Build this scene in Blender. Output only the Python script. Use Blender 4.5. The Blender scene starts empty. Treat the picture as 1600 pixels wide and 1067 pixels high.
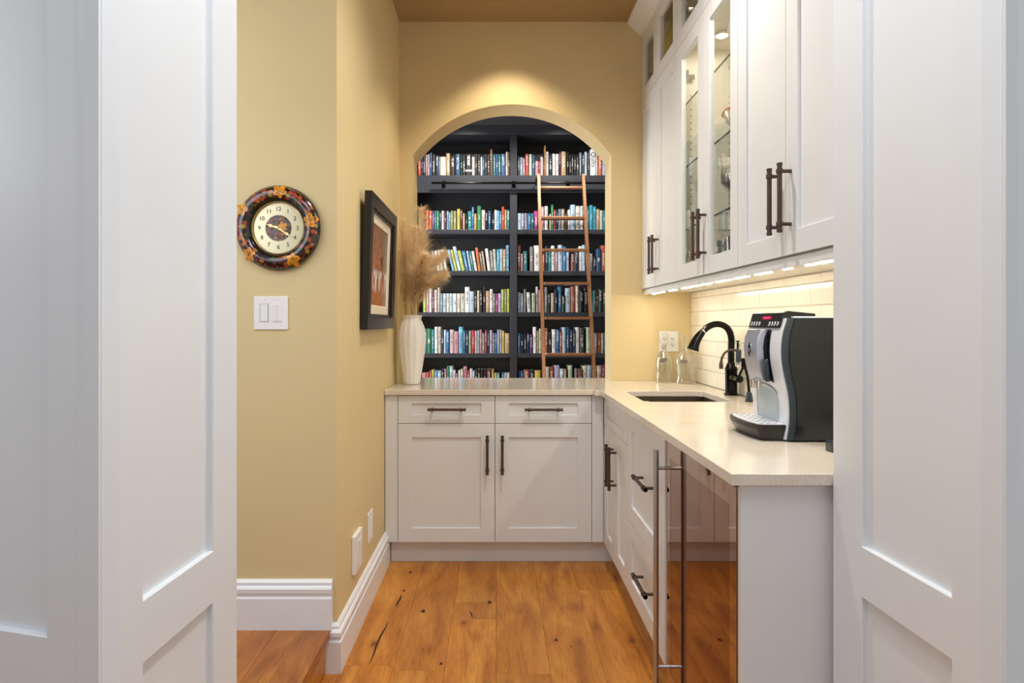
import bpy, bmesh, math, random
from mathutils import Vector, Matrix
random.seed(7)
scene = bpy.context.scene
COL = scene.collection
PI = math.pi
H = 1.2525            # eye height
F = 965.0             # focal length in pixels of a 1600 px wide frame

# ------------------------------------------------------------------ camera, world, exposure
cam_d = bpy.data.cameras.new('camera')
cam_d.sensor_width = 36.0
cam_d.lens = 36.0 * F / 1600.0
cam_d.shift_x = 26.0 / 1600.0
cam_d.shift_y = -28.5 / 1600.0
cam_d.clip_start = 0.02
cam = bpy.data.objects.new('camera', cam_d)
cam.location = (0, 0, H)
cam.rotation_euler = (PI / 2, 0, 0)
COL.objects.link(cam)
scene.camera = cam

world = bpy.data.worlds.new('daylight')
scene.world = world
world.use_nodes = True
bg = world.node_tree.nodes['Background']
bg.inputs[0].default_value = (0.95, 0.975, 1.0, 1)
bg.inputs[1].default_value = 0.52

scene.view_settings.view_transform = 'Standard'
scene.view_settings.look = 'None'
scene.view_settings.gamma = 1.0
scene.view_settings.use_curve_mapping = False
scene.view_settings.exposure = 0.0

def area_light(name, loc, rot, sx, sy, power, color):
    l = bpy.data.lights.new(name, 'AREA')
    l.shape = 'RECTANGLE'; l.size = sx; l.size_y = sy; l.energy = power; l.color = color
    o = bpy.data.objects.new(name, l)
    o.location = loc; o.rotation_euler = rot
    COL.objects.link(o)
    return o
# unseen fill lamps added for the library, the folding doors and the hall
area_light('library_side_fill', (-1.55, 4.9, 1.7), (0, -PI / 2, 0), 1.6, 1.5, 60, (0.9, 0.95, 1.0))  # added lamp for side daylight on the books, no window modelled
area_light('front_room_fill', (0.08, 0.75, 3.0), (0, 0, 0), 0.9, 0.9, 24, (0.93, 0.96, 1.0))  # added lamp to brighten the inner faces of the door leaves, no fixture
area_light('hall_fill', (-1.75, 1.22, 2.1), (PI / 2 - 0.5, 0, -0.35), 1.2, 1.2, 13, (0.95, 0.98, 1.0))  # added lamp to brighten the clock wall, no window behind it

# ------------------------------------------------------------------ colour helpers
def lin(c):
    c /= 255.0
    return c / 12.92 if c <= 0.04045 else ((c + 0.055) / 1.055) ** 2.4
def hx(s):
    s = s.lstrip('#')
    return (lin(int(s[0:2], 16)), lin(int(s[2:4], 16)), lin(int(s[4:6], 16)), 1.0)

# ------------------------------------------------------------------ materials
def newmat(name):
    m = bpy.data.materials.new(name)
    m.use_nodes = True
    nt = m.node_tree
    b = nt.nodes['Principled BSDF']
    return m, nt, b
def nd(nt, typ, ins=None, **props):
    n = nt.nodes.new(typ)
    for k, v in props.items():
        setattr(n, k, v)
    for k, v in (ins or {}).items():
        if hasattr(v, 'is_output') or isinstance(v, bpy.types.NodeSocket):
            nt.links.new(v, n.inputs[k])
        else:
            n.inputs[k].default_value = v
    return n
def ramp(nt, fac, stops, interp='LINEAR'):
    r = nt.nodes.new('ShaderNodeValToRGB')
    r.color_ramp.interpolation = interp
    els = r.color_ramp.elements
    while len(els) < len(stops):
        els.new(0.5)
    for e, (p, c) in zip(els, stops):
        e.position = p
        e.color = c
    nt.links.new(fac, r.inputs[0])
    return r
def mixc(nt, fac, a, b, mode='MIX'):
    n = nt.nodes.new('ShaderNodeMix')
    n.data_type = 'RGBA'; n.blend_type = mode
    for idx, v in ((0, fac), (6, a), (7, b)):
        if isinstance(v, bpy.types.NodeSocket):
            nt.links.new(v, n.inputs[idx])
        else:
            n.inputs[idx].default_value = v
    return n.outputs[2]
def M(name, color, rough=0.5, metal=0.0, var=0.04, scale=30.0, bump=0.0, bscale=200.0, coat=0.0, spec=None, detail=3.0):
    m, nt, b = newmat(name)
    c = hx(color) if isinstance(color, str) else color
    tc = nd(nt, 'ShaderNodeTexCoord')
    no = nd(nt, 'ShaderNodeTexNoise', {'Vector': tc.outputs['Object'], 'Scale': scale, 'Detail': detail})
    lo = tuple(x * (1 - var) for x in c[:3]) + (1,)
    hi = tuple(min(1, x * (1 + var)) for x in c[:3]) + (1,)
    r = ramp(nt, no.outputs['Fac'], [(0.3, lo), (0.7, hi)])
    nt.links.new(r.outputs[0], b.inputs['Base Color'])
    b.inputs['Roughness'].default_value = rough
    b.inputs['Metallic'].default_value = metal
    if coat:
        b.inputs['Coat Weight'].default_value = coat
        b.inputs['Coat Roughness'].default_value = 0.08
    if spec is not None:
        b.inputs['Specular IOR Level'].default_value = spec
    if bump:
        n2 = nd(nt, 'ShaderNodeTexNoise', {'Vector': tc.outputs['Object'], 'Scale': bscale, 'Detail': 2.0})
        bp = nd(nt, 'ShaderNodeBump', {'Height': n2.outputs['Fac'], 'Strength': bump, 'Distance': 0.002})
        nt.links.new(bp.outputs[0], b.inputs['Normal'])
    return m
def emis(name, color, strength):
    m, nt, b = newmat(name)
    b.inputs['Base Color'].default_value = color
    b.inputs['Emission Color'].default_value = color
    b.inputs['Emission Strength'].default_value = strength
    return m
def thin_glass(name, tint=(1, 1, 1, 1), edge=0.55, base=0.04):
    m, nt, b = newmat(name)
    nt.nodes.remove(b)
    out = nt.nodes['Material Output']
    tr = nd(nt, 'ShaderNodeBsdfTransparent', {'Color': tint})
    gl = nd(nt, 'ShaderNodeBsdfGlossy', {'Color': (1, 1, 1, 1), 'Roughness': 0.02})
    lw = nd(nt, 'ShaderNodeLayerWeight', {'Blend': 0.35})
    mr = nd(nt, 'ShaderNodeMapRange', {'Value': lw.outputs['Facing'], 'From Min': 0.0, 'From Max': 1.0, 'To Min': base, 'To Max': edge})
    mx = nd(nt, 'ShaderNodeMixShader', {0: mr.outputs[0], 1: tr.outputs[0], 2: gl.outputs[0]})
    nt.links.new(mx.outputs[0], out.inputs['Surface'])
    return m

MT = {}
MT['white'] = M('cabinet_paint', 'E0E2E4', 0.38, var=0.012, scale=6)
MT['doorwhite'] = M('door_paint', 'E4E8EC', 0.42, var=0.01, scale=5, bump=0.03, bscale=300)
MT['trim'] = M('trim_paint', 'ECEEF2', 0.35, var=0.01)
MT['wall'] = M('yellow_wall_paint', 'DDC998', 0.62, var=0.015, scale=3, bump=0.06, bscale=420)
MT['ceil'] = M('tan_ceiling_paint', 'A98C62', 0.8, var=0.02, scale=3, bump=0.05, bscale=300)
MT['lib'] = M('library_wall_paint', '3A3F48', 0.7, var=0.03)
MT['libceil'] = M('library_ceiling_paint', '6E6F74', 0.8, var=0.03)
MT['case'] = M('bookcase_paint', '35373E', 0.34, var=0.04, scale=8)
MT['bronze'] = M('dark_bronze', '54443B', 0.38, 0.55, var=0.1, scale=60)
MT['blackmetal'] = M('polished_black_metal', '1C1A19', 0.16, 0.7, var=0.1)
MT['steel'] = M('brushed_steel', 'C2C6CE', 0.32, 1.0, var=0.05, scale=90)
MT['darksteel'] = M('sink_steel', '6B5F52', 0.38, 0.9, var=0.06)
MT['chrome'] = M('chrome', 'D8D8DA', 0.08, 1.0, var=0.02)
MT['ceramic'] = M('white_ceramic', 'EEEAE3', 0.45, var=0.02)
MT['plate'] = M('white_plastic', 'F2F2F3', 0.35, var=0.01)
MT['greyplastic'] = M('pale_grey_plastic', 'C9CACD', 0.4, var=0.01)
MT['black'] = M('black_plastic', '101114', 0.3, var=0.1)
MT['softblack'] = M('machine_side_black', '14181D', 0.24, var=0.06, coat=0.3)
MT['bluegrey'] = M('machine_edge_band', '28323B', 0.3, var=0.05, coat=0.3)
MT['silver'] = M('machine_silver', 'E3E6EE', 0.28, 0.1, var=0.02)
MT['silver2'] = M('machine_spout_silver', 'B9BECB', 0.28, 0.6, var=0.03)
MT['hatch'] = M('machine_hatch_grey', 'B4C3CC', 0.2, 0.2, var=0.03, coat=0.5)
MT['frame'] = M('black_frame_lacquer', '17161A', 0.32, var=0.1)
MT['mat'] = M('cream_mat_board', 'E9DCC3', 0.8, var=0.03)
MT['copper'] = M('ladder_copper_wood', 'A8754F', 0.3, 0.35, var=0.1, scale=25, coat=0.3)
MT['pages'] = M('book_pages', 'E4DCC8', 0.9, var=0.05)
MT['glass'] = thin_glass('cabinet_glass', (0.97, 0.98, 0.97, 1), 0.22, 0.03)
MT['shelfglass'] = thin_glass('shelf_glass', (0.95, 0.97, 0.96, 1), 0.3, 0.04)
MT['shelfedge'] = M('glass_shelf_edge', '3C4540', 0.15, var=0.1)
MT['crystal'] = thin_glass('crystal_glass', (0.95, 0.96, 0.95, 1), 0.85, 0.05)
MT['interior'] = M('cabinet_interior', 'E9E3D6', 0.5, var=0.01)
MT['grout'] = M('grout', 'ECE4D2', 0.9, var=0.02)
MT['tile'] = M('cream_tile_glaze', 'F4EEDF', 0.13, var=0.02, scale=5)
MT['led'] = emis('led_strip', (1.0, 0.88, 0.68, 1), 90.0)
MT['puck'] = emis('puck_lens', (1.0, 0.90, 0.74, 1), 170.0)
MT['lens'] = emis('downlight_lens', (1.0, 0.84, 0.62, 1), 6.0)
MT['redled'] = emis('red_display', (1.0, 0.01, 0.10, 1), 3.0)
MT['darkred'] = emis('red_display_glow', (0.25, 0.0, 0.01, 1), 0.6)
MT['gold'] = M('pale_gold', 'E0C48A', 0.25, 0.9, var=0.05)
MT['dial'] = M('champagne_dial', 'CFC6A6', 0.25, 0.55, var=0.05, scale=8)
MT['ink'] = M('dial_ink', '3A3836', 0.5)
MT['lacquer'] = M('black_lacquer', '0E0D10', 0.12, var=0.1, coat=0.6)
MT['leafgold'] = M('painted_gold_leaf', 'D98F1C', 0.25, var=0.35, scale=70, coat=0.5)
MT['leafvein'] = M('painted_leaf_vein', '7A3E0C', 0.3)
MT['tag'] = M('pewter_tag', '8C857C', 0.4, 0.7, var=0.1)
MT['redrim'] = M('red_rim', 'C9502E', 0.2)
MT['yellowglass'] = M('yellow_glaze', 'D8C92A', 0.15, var=0.05, coat=0.5)
MT['slot'] = M('outlet_slot', '2A2826', 0.6)
MT['crackfill'] = M('dark_wood_filler', '2E1A0C', 0.7, var=0.2)

# quartz
m, nt, b = newmat('beige_quartz')
tc = nd(nt, 'ShaderNodeTexCoord')
v1 = nd(nt, 'ShaderNodeTexNoise', {'Vector': tc.outputs['Object'], 'Scale': 260.0, 'Detail': 4.0})
v2 = nd(nt, 'ShaderNodeTexNoise', {'Vector': tc.outputs['Object'], 'Scale': 9.0, 'Detail': 3.0})
c1 = ramp(nt, v1.outputs['Fac'], [(0.32, hx('D6CABA')), (0.5, hx('E1D8CA')), (0.7, hx('E9E1D6'))])
c2 = ramp(nt, v2.outputs['Fac'], [(0.3, (0.93, 0.92, 0.9, 1)), (0.7, (1, 1, 1, 1))])
nt.links.new(mixc(nt, 1.0, c1.outputs[0], c2.outputs[0], 'MULTIPLY'), b.inputs['Base Color'])
b.inputs['Roughness'].default_value = 0.12
MT['quartz'] = m

# oak planks
def oak(name, tone):
    m, nt, b = newmat(name)
    tc = nd(nt, 'ShaderNodeTexCoord')
    oi = nd(nt, 'ShaderNodeObjectInfo')
    off = nd(nt, 'ShaderNodeVectorMath', {0: (37.0, 61.0, 13.0), 3: oi.outputs['Random']}, operation='SCALE')
    pos = nd(nt, 'ShaderNodeVectorMath', {0: tc.outputs['Object'], 1: off.outputs[0]}, operation='ADD')
    mp = nd(nt, 'ShaderNodeMapping', {'Vector': pos.outputs[0], 'Scale': (9.0, 2.2, 9.0)})
    big = nd(nt, 'ShaderNodeTexNoise', {'Vector': mp.outputs[0], 'Scale': 1.0, 'Detail': 5.0, 'Distortion': 1.2})
    mp2 = nd(nt, 'ShaderNodeMapping', {'Vector': pos.outputs[0], 'Scale': (170.0, 12.0, 170.0)})
    fine = nd(nt, 'ShaderNodeTexNoise', {'Vector': mp2.outputs[0], 'Scale': 1.0, 'Detail': 4.0, 'Distortion': 0.6})
    mp3 = nd(nt, 'ShaderNodeMapping', {'Vector': pos.outputs[0], 'Scale': (3.2, 1.7, 3.2)})
    vk = nd(nt, 'ShaderNodeTexVoronoi', {'Vector': mp3.outputs[0], 'Scale': 1.6})
    base = ramp(nt, big.outputs['Fac'], [(0.25, hx(tone[0])), (0.5, hx(tone[1])), (0.75, hx(tone[2]))])
    fr = ramp(nt, fine.outputs['Fac'], [(0.32, (0.62, 0.55, 0.48, 1)), (0.55, (1, 1, 1, 1))])
    kn = ramp(nt, vk.outputs['Distance'], [(0.0, (0.10, 0.06, 0.04, 1)), (0.03, (0.30, 0.2, 0.14, 1)), (0.085, (0.78, 0.70, 0.62, 1)), (0.2, (1, 1, 1, 1))])
    sh = nd(nt, 'ShaderNodeMapRange', {'Value': oi.outputs['Random'], 'To Min': 0.84, 'To Max': 1.12})
    c = mixc(nt, 0.62, base.outputs[0], fr.outputs[0], 'MULTIPLY')
    c = mixc(nt, 0.9, c, kn.outputs[0], 'MULTIPLY')
    hs = nd(nt, 'ShaderNodeHueSaturation', {'Color': c, 'Value': sh.outputs[0]})
    nt.links.new(hs.outputs[0], b.inputs['Base Color'])
    b.inputs['Roughness'].default_value = 0.38
    bp = nd(nt, 'ShaderNodeBump', {'Height': fine.outputs['Fac'], 'Strength': 0.12, 'Distance': 0.002})
    nt.links.new(bp.outputs[0], b.inputs['Normal'])
    return m
MT['oak'] = oak('honey_oak', ('9C5A1F', 'C07C2E', 'D69843'))
MT['oak2'] = oak('brown_oak', ('8A4F24', 'A8682F', 'BC7C3C'))

# bronze mirror glass of the drinks fridge
def bronze_mirror(name, col):
    m, nt, b = newmat(name)
    b.inputs['Base Color'].default_value = hx(col)
    b.inputs['Metallic'].default_value = 1.0
    b.inputs['Roughness'].default_value = 0.02
    return m
MT['mirror'] = bronze_mirror('bronze_mirror_glass', '9C7A66')
MT['mirror2'] = bronze_mirror('bronze_mirror_border', 'B9A08E')

# clock ring painting
m, nt, b = newmat('painted_berry_ring')
tc = nd(nt, 'ShaderNodeTexCoord')
vo = nd(nt, 'ShaderNodeTexVoronoi', {'Vector': tc.outputs['Object'], 'Scale': 62.0})
sep = nd(nt, 'ShaderNodeSeparateColor', {0: vo.outputs['Color']})
cols = ramp(nt, sep.outputs[0], [(0.0, hx('5E1F22')), (0.2, hx('B5482A')), (0.4, hx('3E5220')), (0.55, hx('7A3B57')), (0.7, hx('A8932B')), (0.85, hx('C26A2A'))], 'CONSTANT')
dk = ramp(nt, vo.outputs['Distance'], [(0.0, (1, 1, 1, 1)), (0.45, (0.75, 0.7, 0.65, 1)), (0.62, (0.03, 0.03, 0.035, 1))])
nt.links.new(mixc(nt, 1.0, cols.outputs[0], dk.outputs[0], 'MULTIPLY'), b.inputs['Base Color'])
b.inputs['Roughness'].default_value = 0.15
b.inputs['Coat Weight'].default_value = 0.6
MT['berryring'] = m
m, nt, b = newmat('painted_dial_centre')
tc = nd(nt, 'ShaderNodeTexCoord')
vo = nd(nt, 'ShaderNodeTexVoronoi', {'Vector': tc.outputs['Object'], 'Scale': 110.0})
sep = nd(nt, 'ShaderNodeSeparateColor', {0: vo.outputs['Color']})
cols = ramp(nt, sep.outputs[0], [(0.0, hx('4A2A24')), (0.25, hx('8A4A33')), (0.45, hx('5A5A34')), (0.62, hx('4A5670')), (0.72, hx('5A3A2A')), (0.9, hx('B08A50'))], 'CONSTANT')
nt.links.new(cols.outputs[0], b.inputs['Base Color'])
b.inputs['Roughness'].default_value = 0.2
MT['dialcentre'] = m

# painting
m, nt, b = newmat('street_market_painting')
tc = nd(nt, 'ShaderNodeTexCoord')
sp = nd(nt, 'ShaderNodeSeparateXYZ', {0: tc.outputs['Generated']})
mp = nd(nt, 'ShaderNodeMapping', {'Vector': tc.outputs['Generated'], 'Scale': (1.0, 7.0, 3.5)})
n1 = nd(nt, 'ShaderNodeTexNoise', {'Vector': mp.outputs[0], 'Scale': 2.2, 'Detail': 5.0, 'Distortion': 0.8})
n2 = nd(nt, 'ShaderNodeTexNoise', {'Vector': mp.outputs[0], 'Scale': 5.5, 'Detail': 4.0})
up = ramp(nt, n1.outputs['Fac'], [(0.36, hx('4A2C24')), (0.43, hx('9A5638')), (0.48, hx('C08858')), (0.53, hx('6E5E3C')), (0.58, hx('A84E30')), (0.64, hx('6F7F90'))])
lo = ramp(nt, n2.outputs['Fac'], [(0.4, hx('8C3F20')), (0.48, hx('C06A36')), (0.55, hx('BC8E56')), (0.62, hx('7C5A4A'))])
hz = ramp(nt, sp.outputs[2], [(0.28, (1, 1, 1, 1)), (0.36, (0, 0, 0, 1))])
c = mixc(nt, hz.outputs[0], up.outputs[0], lo.outputs[0])
band = ramp(nt, sp.outputs[2], [(0.16, (0, 0, 0, 1)), (0.25, (1, 1, 1, 1)), (0.42, (1, 1, 1, 1)), (0.47, (0, 0, 0, 1))])
mp4 = nd(nt, 'ShaderNodeMapping', {'Vector': tc.outputs['Generated'], 'Scale': (1.0, 9.0, 2.0), 'Location': (0, 0.3, 0)})
n4 = nd(nt, 'ShaderNodeTexNoise', {'Vector': mp4.outputs[0], 'Scale': 1.5, 'Detail': 3.0})
wm = ramp(nt, n4.outputs['Fac'], [(0.47, (0, 0, 0, 1)), (0.52, (1, 1, 1, 1))])
wf = nd(nt, 'ShaderNodeMath', {0: band.outputs[0], 1: wm.outputs[0]}, operation='MULTIPLY')
gy_ = ramp(nt, sp.outputs[1], [(0.72, (0, 0, 0, 1)), (0.92, (0.75, 0.75, 0.75, 1))])
c = mixc(nt, gy_.outputs[0], c, hx('8E9A94'))
dz_ = ramp(nt, sp.outputs[2], [(0.62, (0, 0, 0, 1)), (0.95, (0.4, 0.4, 0.4, 1))])
c = mixc(nt, dz_.outputs[0], c, hx('5E4A38'))
c = mixc(nt, wf.outputs[0], c, hx('DAD0CB'))
nt.links.new(c, b.inputs['Base Color'])
b.inputs['Roughness'].default_value = 0.55
MT['painting'] = m

# pampas
m, nt, b = newmat('dry_pampas')
tc = nd(nt, 'ShaderNodeTexCoord')
no = nd(nt, 'ShaderNodeTexNoise', {'Vector': tc.outputs['Object'], 'Scale': 60.0})
cr_ = ramp(nt, no.outputs['Fac'], [(0.35, hx('F6E2C0')), (0.65, hx('FFF3DA'))])
df = nd(nt, 'ShaderNodeBsdfDiffuse', {'Color': cr_.outputs[0]})
tl_ = nd(nt, 'ShaderNodeBsdfTranslucent', {'Color': cr_.outputs[0]})
mx = nd(nt, 'ShaderNodeMixShader', {0: 0.45, 1: df.outputs[0], 2: tl_.outputs[0]})
nt.nodes.remove(b)
nt.links.new(mx.outputs[0], nt.nodes['Material Output'].inputs['Surface'])
MT['pampas'] = m
MT['stalk'] = M('dry_stalk', 'B98F5A', 0.8, var=0.15)

# book covers: one material per spine layout, colour from the object
def book_mat(name, kind):
    m, nt, b = newmat(name)
    oi = nd(nt, 'ShaderNodeObjectInfo')
    tc = nd(nt, 'ShaderNodeTexCoord')
    sp = nd(nt, 'ShaderNodeSeparateXYZ', {0: tc.outputs['Generated']})
    c = oi.outputs['Color']
    sepc = nd(nt, 'ShaderNodeSeparateColor', {0: c}, mode='HSV')
    ink = ramp(nt, sepc.outputs[2], [(0.42, (0.72, 0.70, 0.66, 1)), (0.5, (0.10, 0.09, 0.10, 1))], 'CONSTANT')
    off = nd(nt, 'ShaderNodeMath', {0: oi.outputs['Random'], 1: 40.0}, operation='MULTIPLY')
    mp = nd(nt, 'ShaderNodeCombineXYZ', {0: nd(nt, 'ShaderNodeMath', {0: sp.outputs[0], 1: 2.2}, operation='MULTIPLY').outputs[0], 1: off.outputs[0], 2: nd(nt, 'ShaderNodeMath', {0: sp.outputs[2], 1: 34.0}, operation='MULTIPLY').outputs[0]})
    no = nd(nt, 'ShaderNodeTexNoise', {'Vector': mp.outputs[0], 'Scale': 1.0, 'Detail': 2.0})
    txt = ramp(nt, no.outputs['Fac'], [(0.49, (0, 0, 0, 1)), (0.52, (1, 1, 1, 1))])
    xm = ramp(nt, sp.outputs[0], [(0.26, (0, 0, 0, 1)), (0.30, (1, 1, 1, 1)), (0.70, (1, 1, 1, 1)), (0.74, (0, 0, 0, 1))])
    zr = {'a': [(0.33, 0), (0.34, 1), (0.84, 1), (0.85, 0)], 'b': [(0.5, 0), (0.51, 1), (0.92, 1), (0.93, 0)], 'c': [(0.2, 0), (0.21, 1), (0.7, 1), (0.71, 0)], 'd': [(0.4, 0), (0.41, 1), (0.62, 1), (0.63, 0)]}[kind]
    zm = ramp(nt, sp.outputs[2], [(p, (v, v, v, 1)) for p, v in zr])
    f = nd(nt, 'ShaderNodeMath', {0: txt.outputs[0], 1: xm.outputs[0]}, operation='MULTIPLY')
    f2 = nd(nt, 'ShaderNodeMath', {0: f.outputs[0], 1: zm.outputs[0]}, operation='MULTIPLY')
    f3 = nd(nt, 'ShaderNodeMath', {0: f2.outputs[0], 1: 0.8}, operation='MULTIPLY')
    if kind in 'bc':
        bz = [(0.10, 0), (0.11, 1), (0.17, 1), (0.18, 0)] if kind == 'b' else [(0.78, 0), (0.79, 1), (0.90, 1), (0.91, 0)]
        bm = ramp(nt, sp.outputs[2], [(p, (v, v, v, 1)) for p, v in bz])
        hs = nd(nt, 'ShaderNodeHueSaturation', {'Color': c, 'Hue': 0.56 if kind == 'b' else 0.47, 'Value': 0.75 if kind == 'b' else 1.35})
        c = mixc(nt, bm.outputs[0], c, hs.outputs[0])
    c = mixc(nt, f3.outputs[0], c, ink.outputs[0])
    nt.links.new(c, b.inputs['Base Color'])
    b.inputs['Roughness'].default_value = 0.42
    return m
BOOKM = [book_mat('book_cover_' + w, k) for w, k in (('full_title', 'a'), ('high_title', 'b'), ('low_title', 'c'), ('short_title', 'd'))]

# ------------------------------------------------------------------ mesh builder
Z = Vector((0, 0, 1))
class MB:
    def __init__(s):
        s.v = []; s.f = []; s.mi = []
        s.m = 0
    def quad(s, *idx):
        s.f.append(tuple(idx)); s.mi.append(s.m)
    def add(s, pts):
        n = len(s.v)
        s.v.extend([Vector(p) for p in pts])
        return n
    def box(s, x0, x1, y0, y1, z0, z1):
        n = s.add([(x0, y0, z0), (x1, y0, z0), (x1, y1, z0), (x0, y1, z0), (x0, y0, z1), (x1, y0, z1), (x1, y1, z1), (x0, y1, z1)])
        for q in ((0, 3, 2, 1), (4, 5, 6, 7), (0, 1, 5, 4), (1, 2, 6, 5), (2, 3, 7, 6), (3, 0, 4, 7)):
            s.quad(*[n + i for i in q])
        return s
    def obox(s, O, U, N, u0, u1, v0, v1, n0, n1, V=Z):
        P = lambda u, v, n: O + U * u + V * v + N * n
        k = s.add([P(u0, v0, n1), P(u1, v0, n1), P(u1, v1, n1), P(u0, v1, n1), P(u0, v0, n0), P(u1, v0, n0), P(u1, v1, n0), P(u0, v1, n0)])
        for q in ((0, 1, 2, 3), (7, 6, 5, 4), (4, 5, 1, 0), (3, 2, 6, 7), (1, 5, 6, 2), (4, 0, 3, 7)):
            s.quad(*[k + i for i in q])
        return s
    def ring(s, O, U, N, o, i, n0, n1, V=Z, chamfer=0.0):
        """rectangular frame: outer rect o, inner rect i = (u0,u1,v0,v1), from depth n0 to n1"""
        P = lambda u, v, n: O + U * u + V * v + N * n
        def rect(r, n, g=0.0):
            return [P(r[0] - g, r[2] - g, n), P(r[1] + g, r[2] - g, n), P(r[1] + g, r[3] + g, n), P(r[0] - g, r[3] + g, n)]
        a = s.add(rect(o, n1)); bq = s.add(rect(i, n1, chamfer)); c = s.add(rect(i, n1 - chamfer)); d = s.add(rect(i, n0)); e = s.add(rect(o, n0))
        loops = [a, bq, c, d, e, a] if chamfer else [a, bq, d, e, a]
        for L1, L2 in zip(loops[:-1], loops[1:]):
            for k in range(4):
                k2 = (k + 1) % 4
                s.quad(L1 + k, L1 + k2, L2 + k2, L2 + k)
        return s
    def tube(s, pts, r, seg=12, caps=True):
        pts = [Vector(p) for p in pts]
        rs = r if isinstance(r, (list, tuple)) else [r] * len(pts)
        prev = None; rings = []
        for i, p in enumerate(pts):
            t = (pts[min(i + 1, len(pts) - 1)] - pts[max(i - 1, 0)])
            t.normalize()
            if prev is None:
                up = Vector((0, 0, 1)) if abs(t.z) < 0.9 else Vector((1, 0, 0))
                a = t.cross(up).normalized()
            else:
                a = (prev - t * prev.dot(t)).normalized()
            prev = a
            bb = t.cross(a)
            rings.append(s.add([p + (a * math.cos(2 * PI * k / seg) + bb * math.sin(2 * PI * k / seg)) * rs[i] for k in range(seg)]))
        for A, B in zip(rings[:-1], rings[1:]):
            for k in range(seg):
                k2 = (k + 1) % seg
                s.quad(A + k, A + k2, B + k2, B + k)
        if caps:
            s.f.append(tuple(rings[0] + k for k in reversed(range(seg)))); s.mi.append(s.m)
            s.f.append(tuple(rings[-1] + k for k in range(seg))); s.mi.append(s.m)
        return s
    def lathe(s, prof, C=(0, 0, 0), seg=24, axis=Z, rad=None, caps=True):
        """prof: (radius, height) pairs; rad(k, h) optional radius factor"""
        C = Vector(C); axis = Vector(axis).normalized()
        up = Vector((0, 0, 1)) if abs(axis.z) < 0.9 else Vector((1, 0, 0))
        a = axis.cross(up).normalized(); bb = axis.cross(a)
        rings = []
        for (r, h) in prof:
            rings.append(s.add([C + axis * h + (a * math.cos(2 * PI * k / seg) + bb * math.sin(2 * PI * k / seg)) * (r * (rad(k, h) if rad else 1)) for k in range(seg)]))
        for A, B in zip(rings[:-1], rings[1:]):
            for k in range(seg):
                k2 = (k + 1) % seg
                s.quad(A + k, A + k2, B + k2, B + k)
        if caps:
            if prof[0][0] > 1e-5:
                s.f.append(tuple(rings[0] + k for k in reversed(range(seg)))); s.mi.append(s.m)
            if prof[-1][0] > 1e-5:
                s.f.append(tuple(rings[-1] + k for k in range(seg))); s.mi.append(s.m)
        return s
    def prism(s, poly, fn, a, b):
        """poly: list of 2-D points; fn(p, t) -> world; extruded from t=a to t=b"""
        n = len(poly)
        A = s.add([fn(p, a) for p in poly]); B = s.add([fn(p, b) for p in poly])
        for k in range(n):
            k2 = (k + 1) % n
            s.quad(A + k, A + k2, B + k2, B + k)
        s.f.append(tuple(A + k for k in reversed(range(n)))); s.mi.append(s.m)
        s.f.append(tuple(B + k for k in range(n))); s.mi.append(s.m)
        return s
    def sweep(s, path, prof):
        """mitred sweep in plan; prof (out, z) with out to the right of the path direction"""
        path = [Vector((p[0], p[1])) for p in path]
        rings = []
        for i, p in enumerate(path):
            ns = []
            if i > 0:
                d = (path[i] - path[i - 1]).normalized(); ns.append(Vector((d.y, -d.x)))
            if i < len(path) - 1:
                d = (path[i + 1] - path[i]).normalized(); ns.append(Vector((d.y, -d.x)))
            nn = sum(ns, Vector((0, 0))).normalized()
            k = 1.0 / nn.dot(ns[0])
            rings.append(s.add([(p.x + nn.x * o * k, p.y + nn.y * o * k, z) for o, z in prof]))
        n = len(prof)
        for A, B in zip(rings[:-1], rings[1:]):
            for k in range(n):
                k2 = (k + 1) % n
                s.quad(A + k, A + k2, B + k2, B + k)
        s.f.append(tuple(rings[0] + k for k in range(n))); s.mi.append(s.m)
        s.f.append(tuple(rings[-1] + k for k in reversed(range(n)))); s.mi.append(s.m)
        return s
    def mesh(s, name, origin, fix=True):
        me = bpy.data.meshes.new(name)
        me.from_pydata([tuple(v - origin) for v in s.v], [], s.f)
        for p, i in zip(me.polygons, s.mi):
            p.material_index = i
        if fix:
            bm = bmesh.new(); bm.from_mesh(me)
            bmesh.ops.recalc_face_normals(bm, faces=bm.faces)
            bm.to_mesh(me); bm.free()
        me.update()
        return me

def root_of(o):
    while o.parent:
        o = o.parent
    return o
def finish(o, mats, smooth, bevel, segs=2):
    for mt in (mats if isinstance(mats, (list, tuple)) else [mats]):
        o.data.materials.append(MT[mt] if isinstance(mt, str) else mt)
    if smooth:
        o.data.shade_smooth()
        o.data.set_sharp_from_angle(angle=math.radians(smooth if smooth is not True else 40))
    if bevel:
        md = o.modifiers.new('edge', 'BEVEL')
        md.width = bevel; md.segments = segs; md.limit_method = 'ANGLE'; md.angle_limit = math.radians(35)
        md.harden_normals = False
def part(name, mb, mat, parent, smooth=False, bevel=0.0, label=None, kind=None):
    org = root_of(parent).location
    o = bpy.data.objects.new(name, mb.mesh(name, Vector(org)))
    COL.objects.link(o)
    o.parent = parent
    finish(o, mat, smooth, bevel)
    if label: o['label'] = label
    if kind: o['kind'] = kind
    return o
def tag(o, label=None, cat=None, group=None, kind=None):
    if label: o['label'] = label
    if cat: o['category'] = cat
    if group: o['group'] = group
    if kind: o['kind'] = kind
    return o
def thing(name, label, cat, loc, group=None, kind=None):
    o = bpy.data.objects.new(name, None)
    o.empty_display_size = 0.05
    o.location = loc
    COL.objects.link(o)
    return tag(o, label, cat, group, kind)
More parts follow.
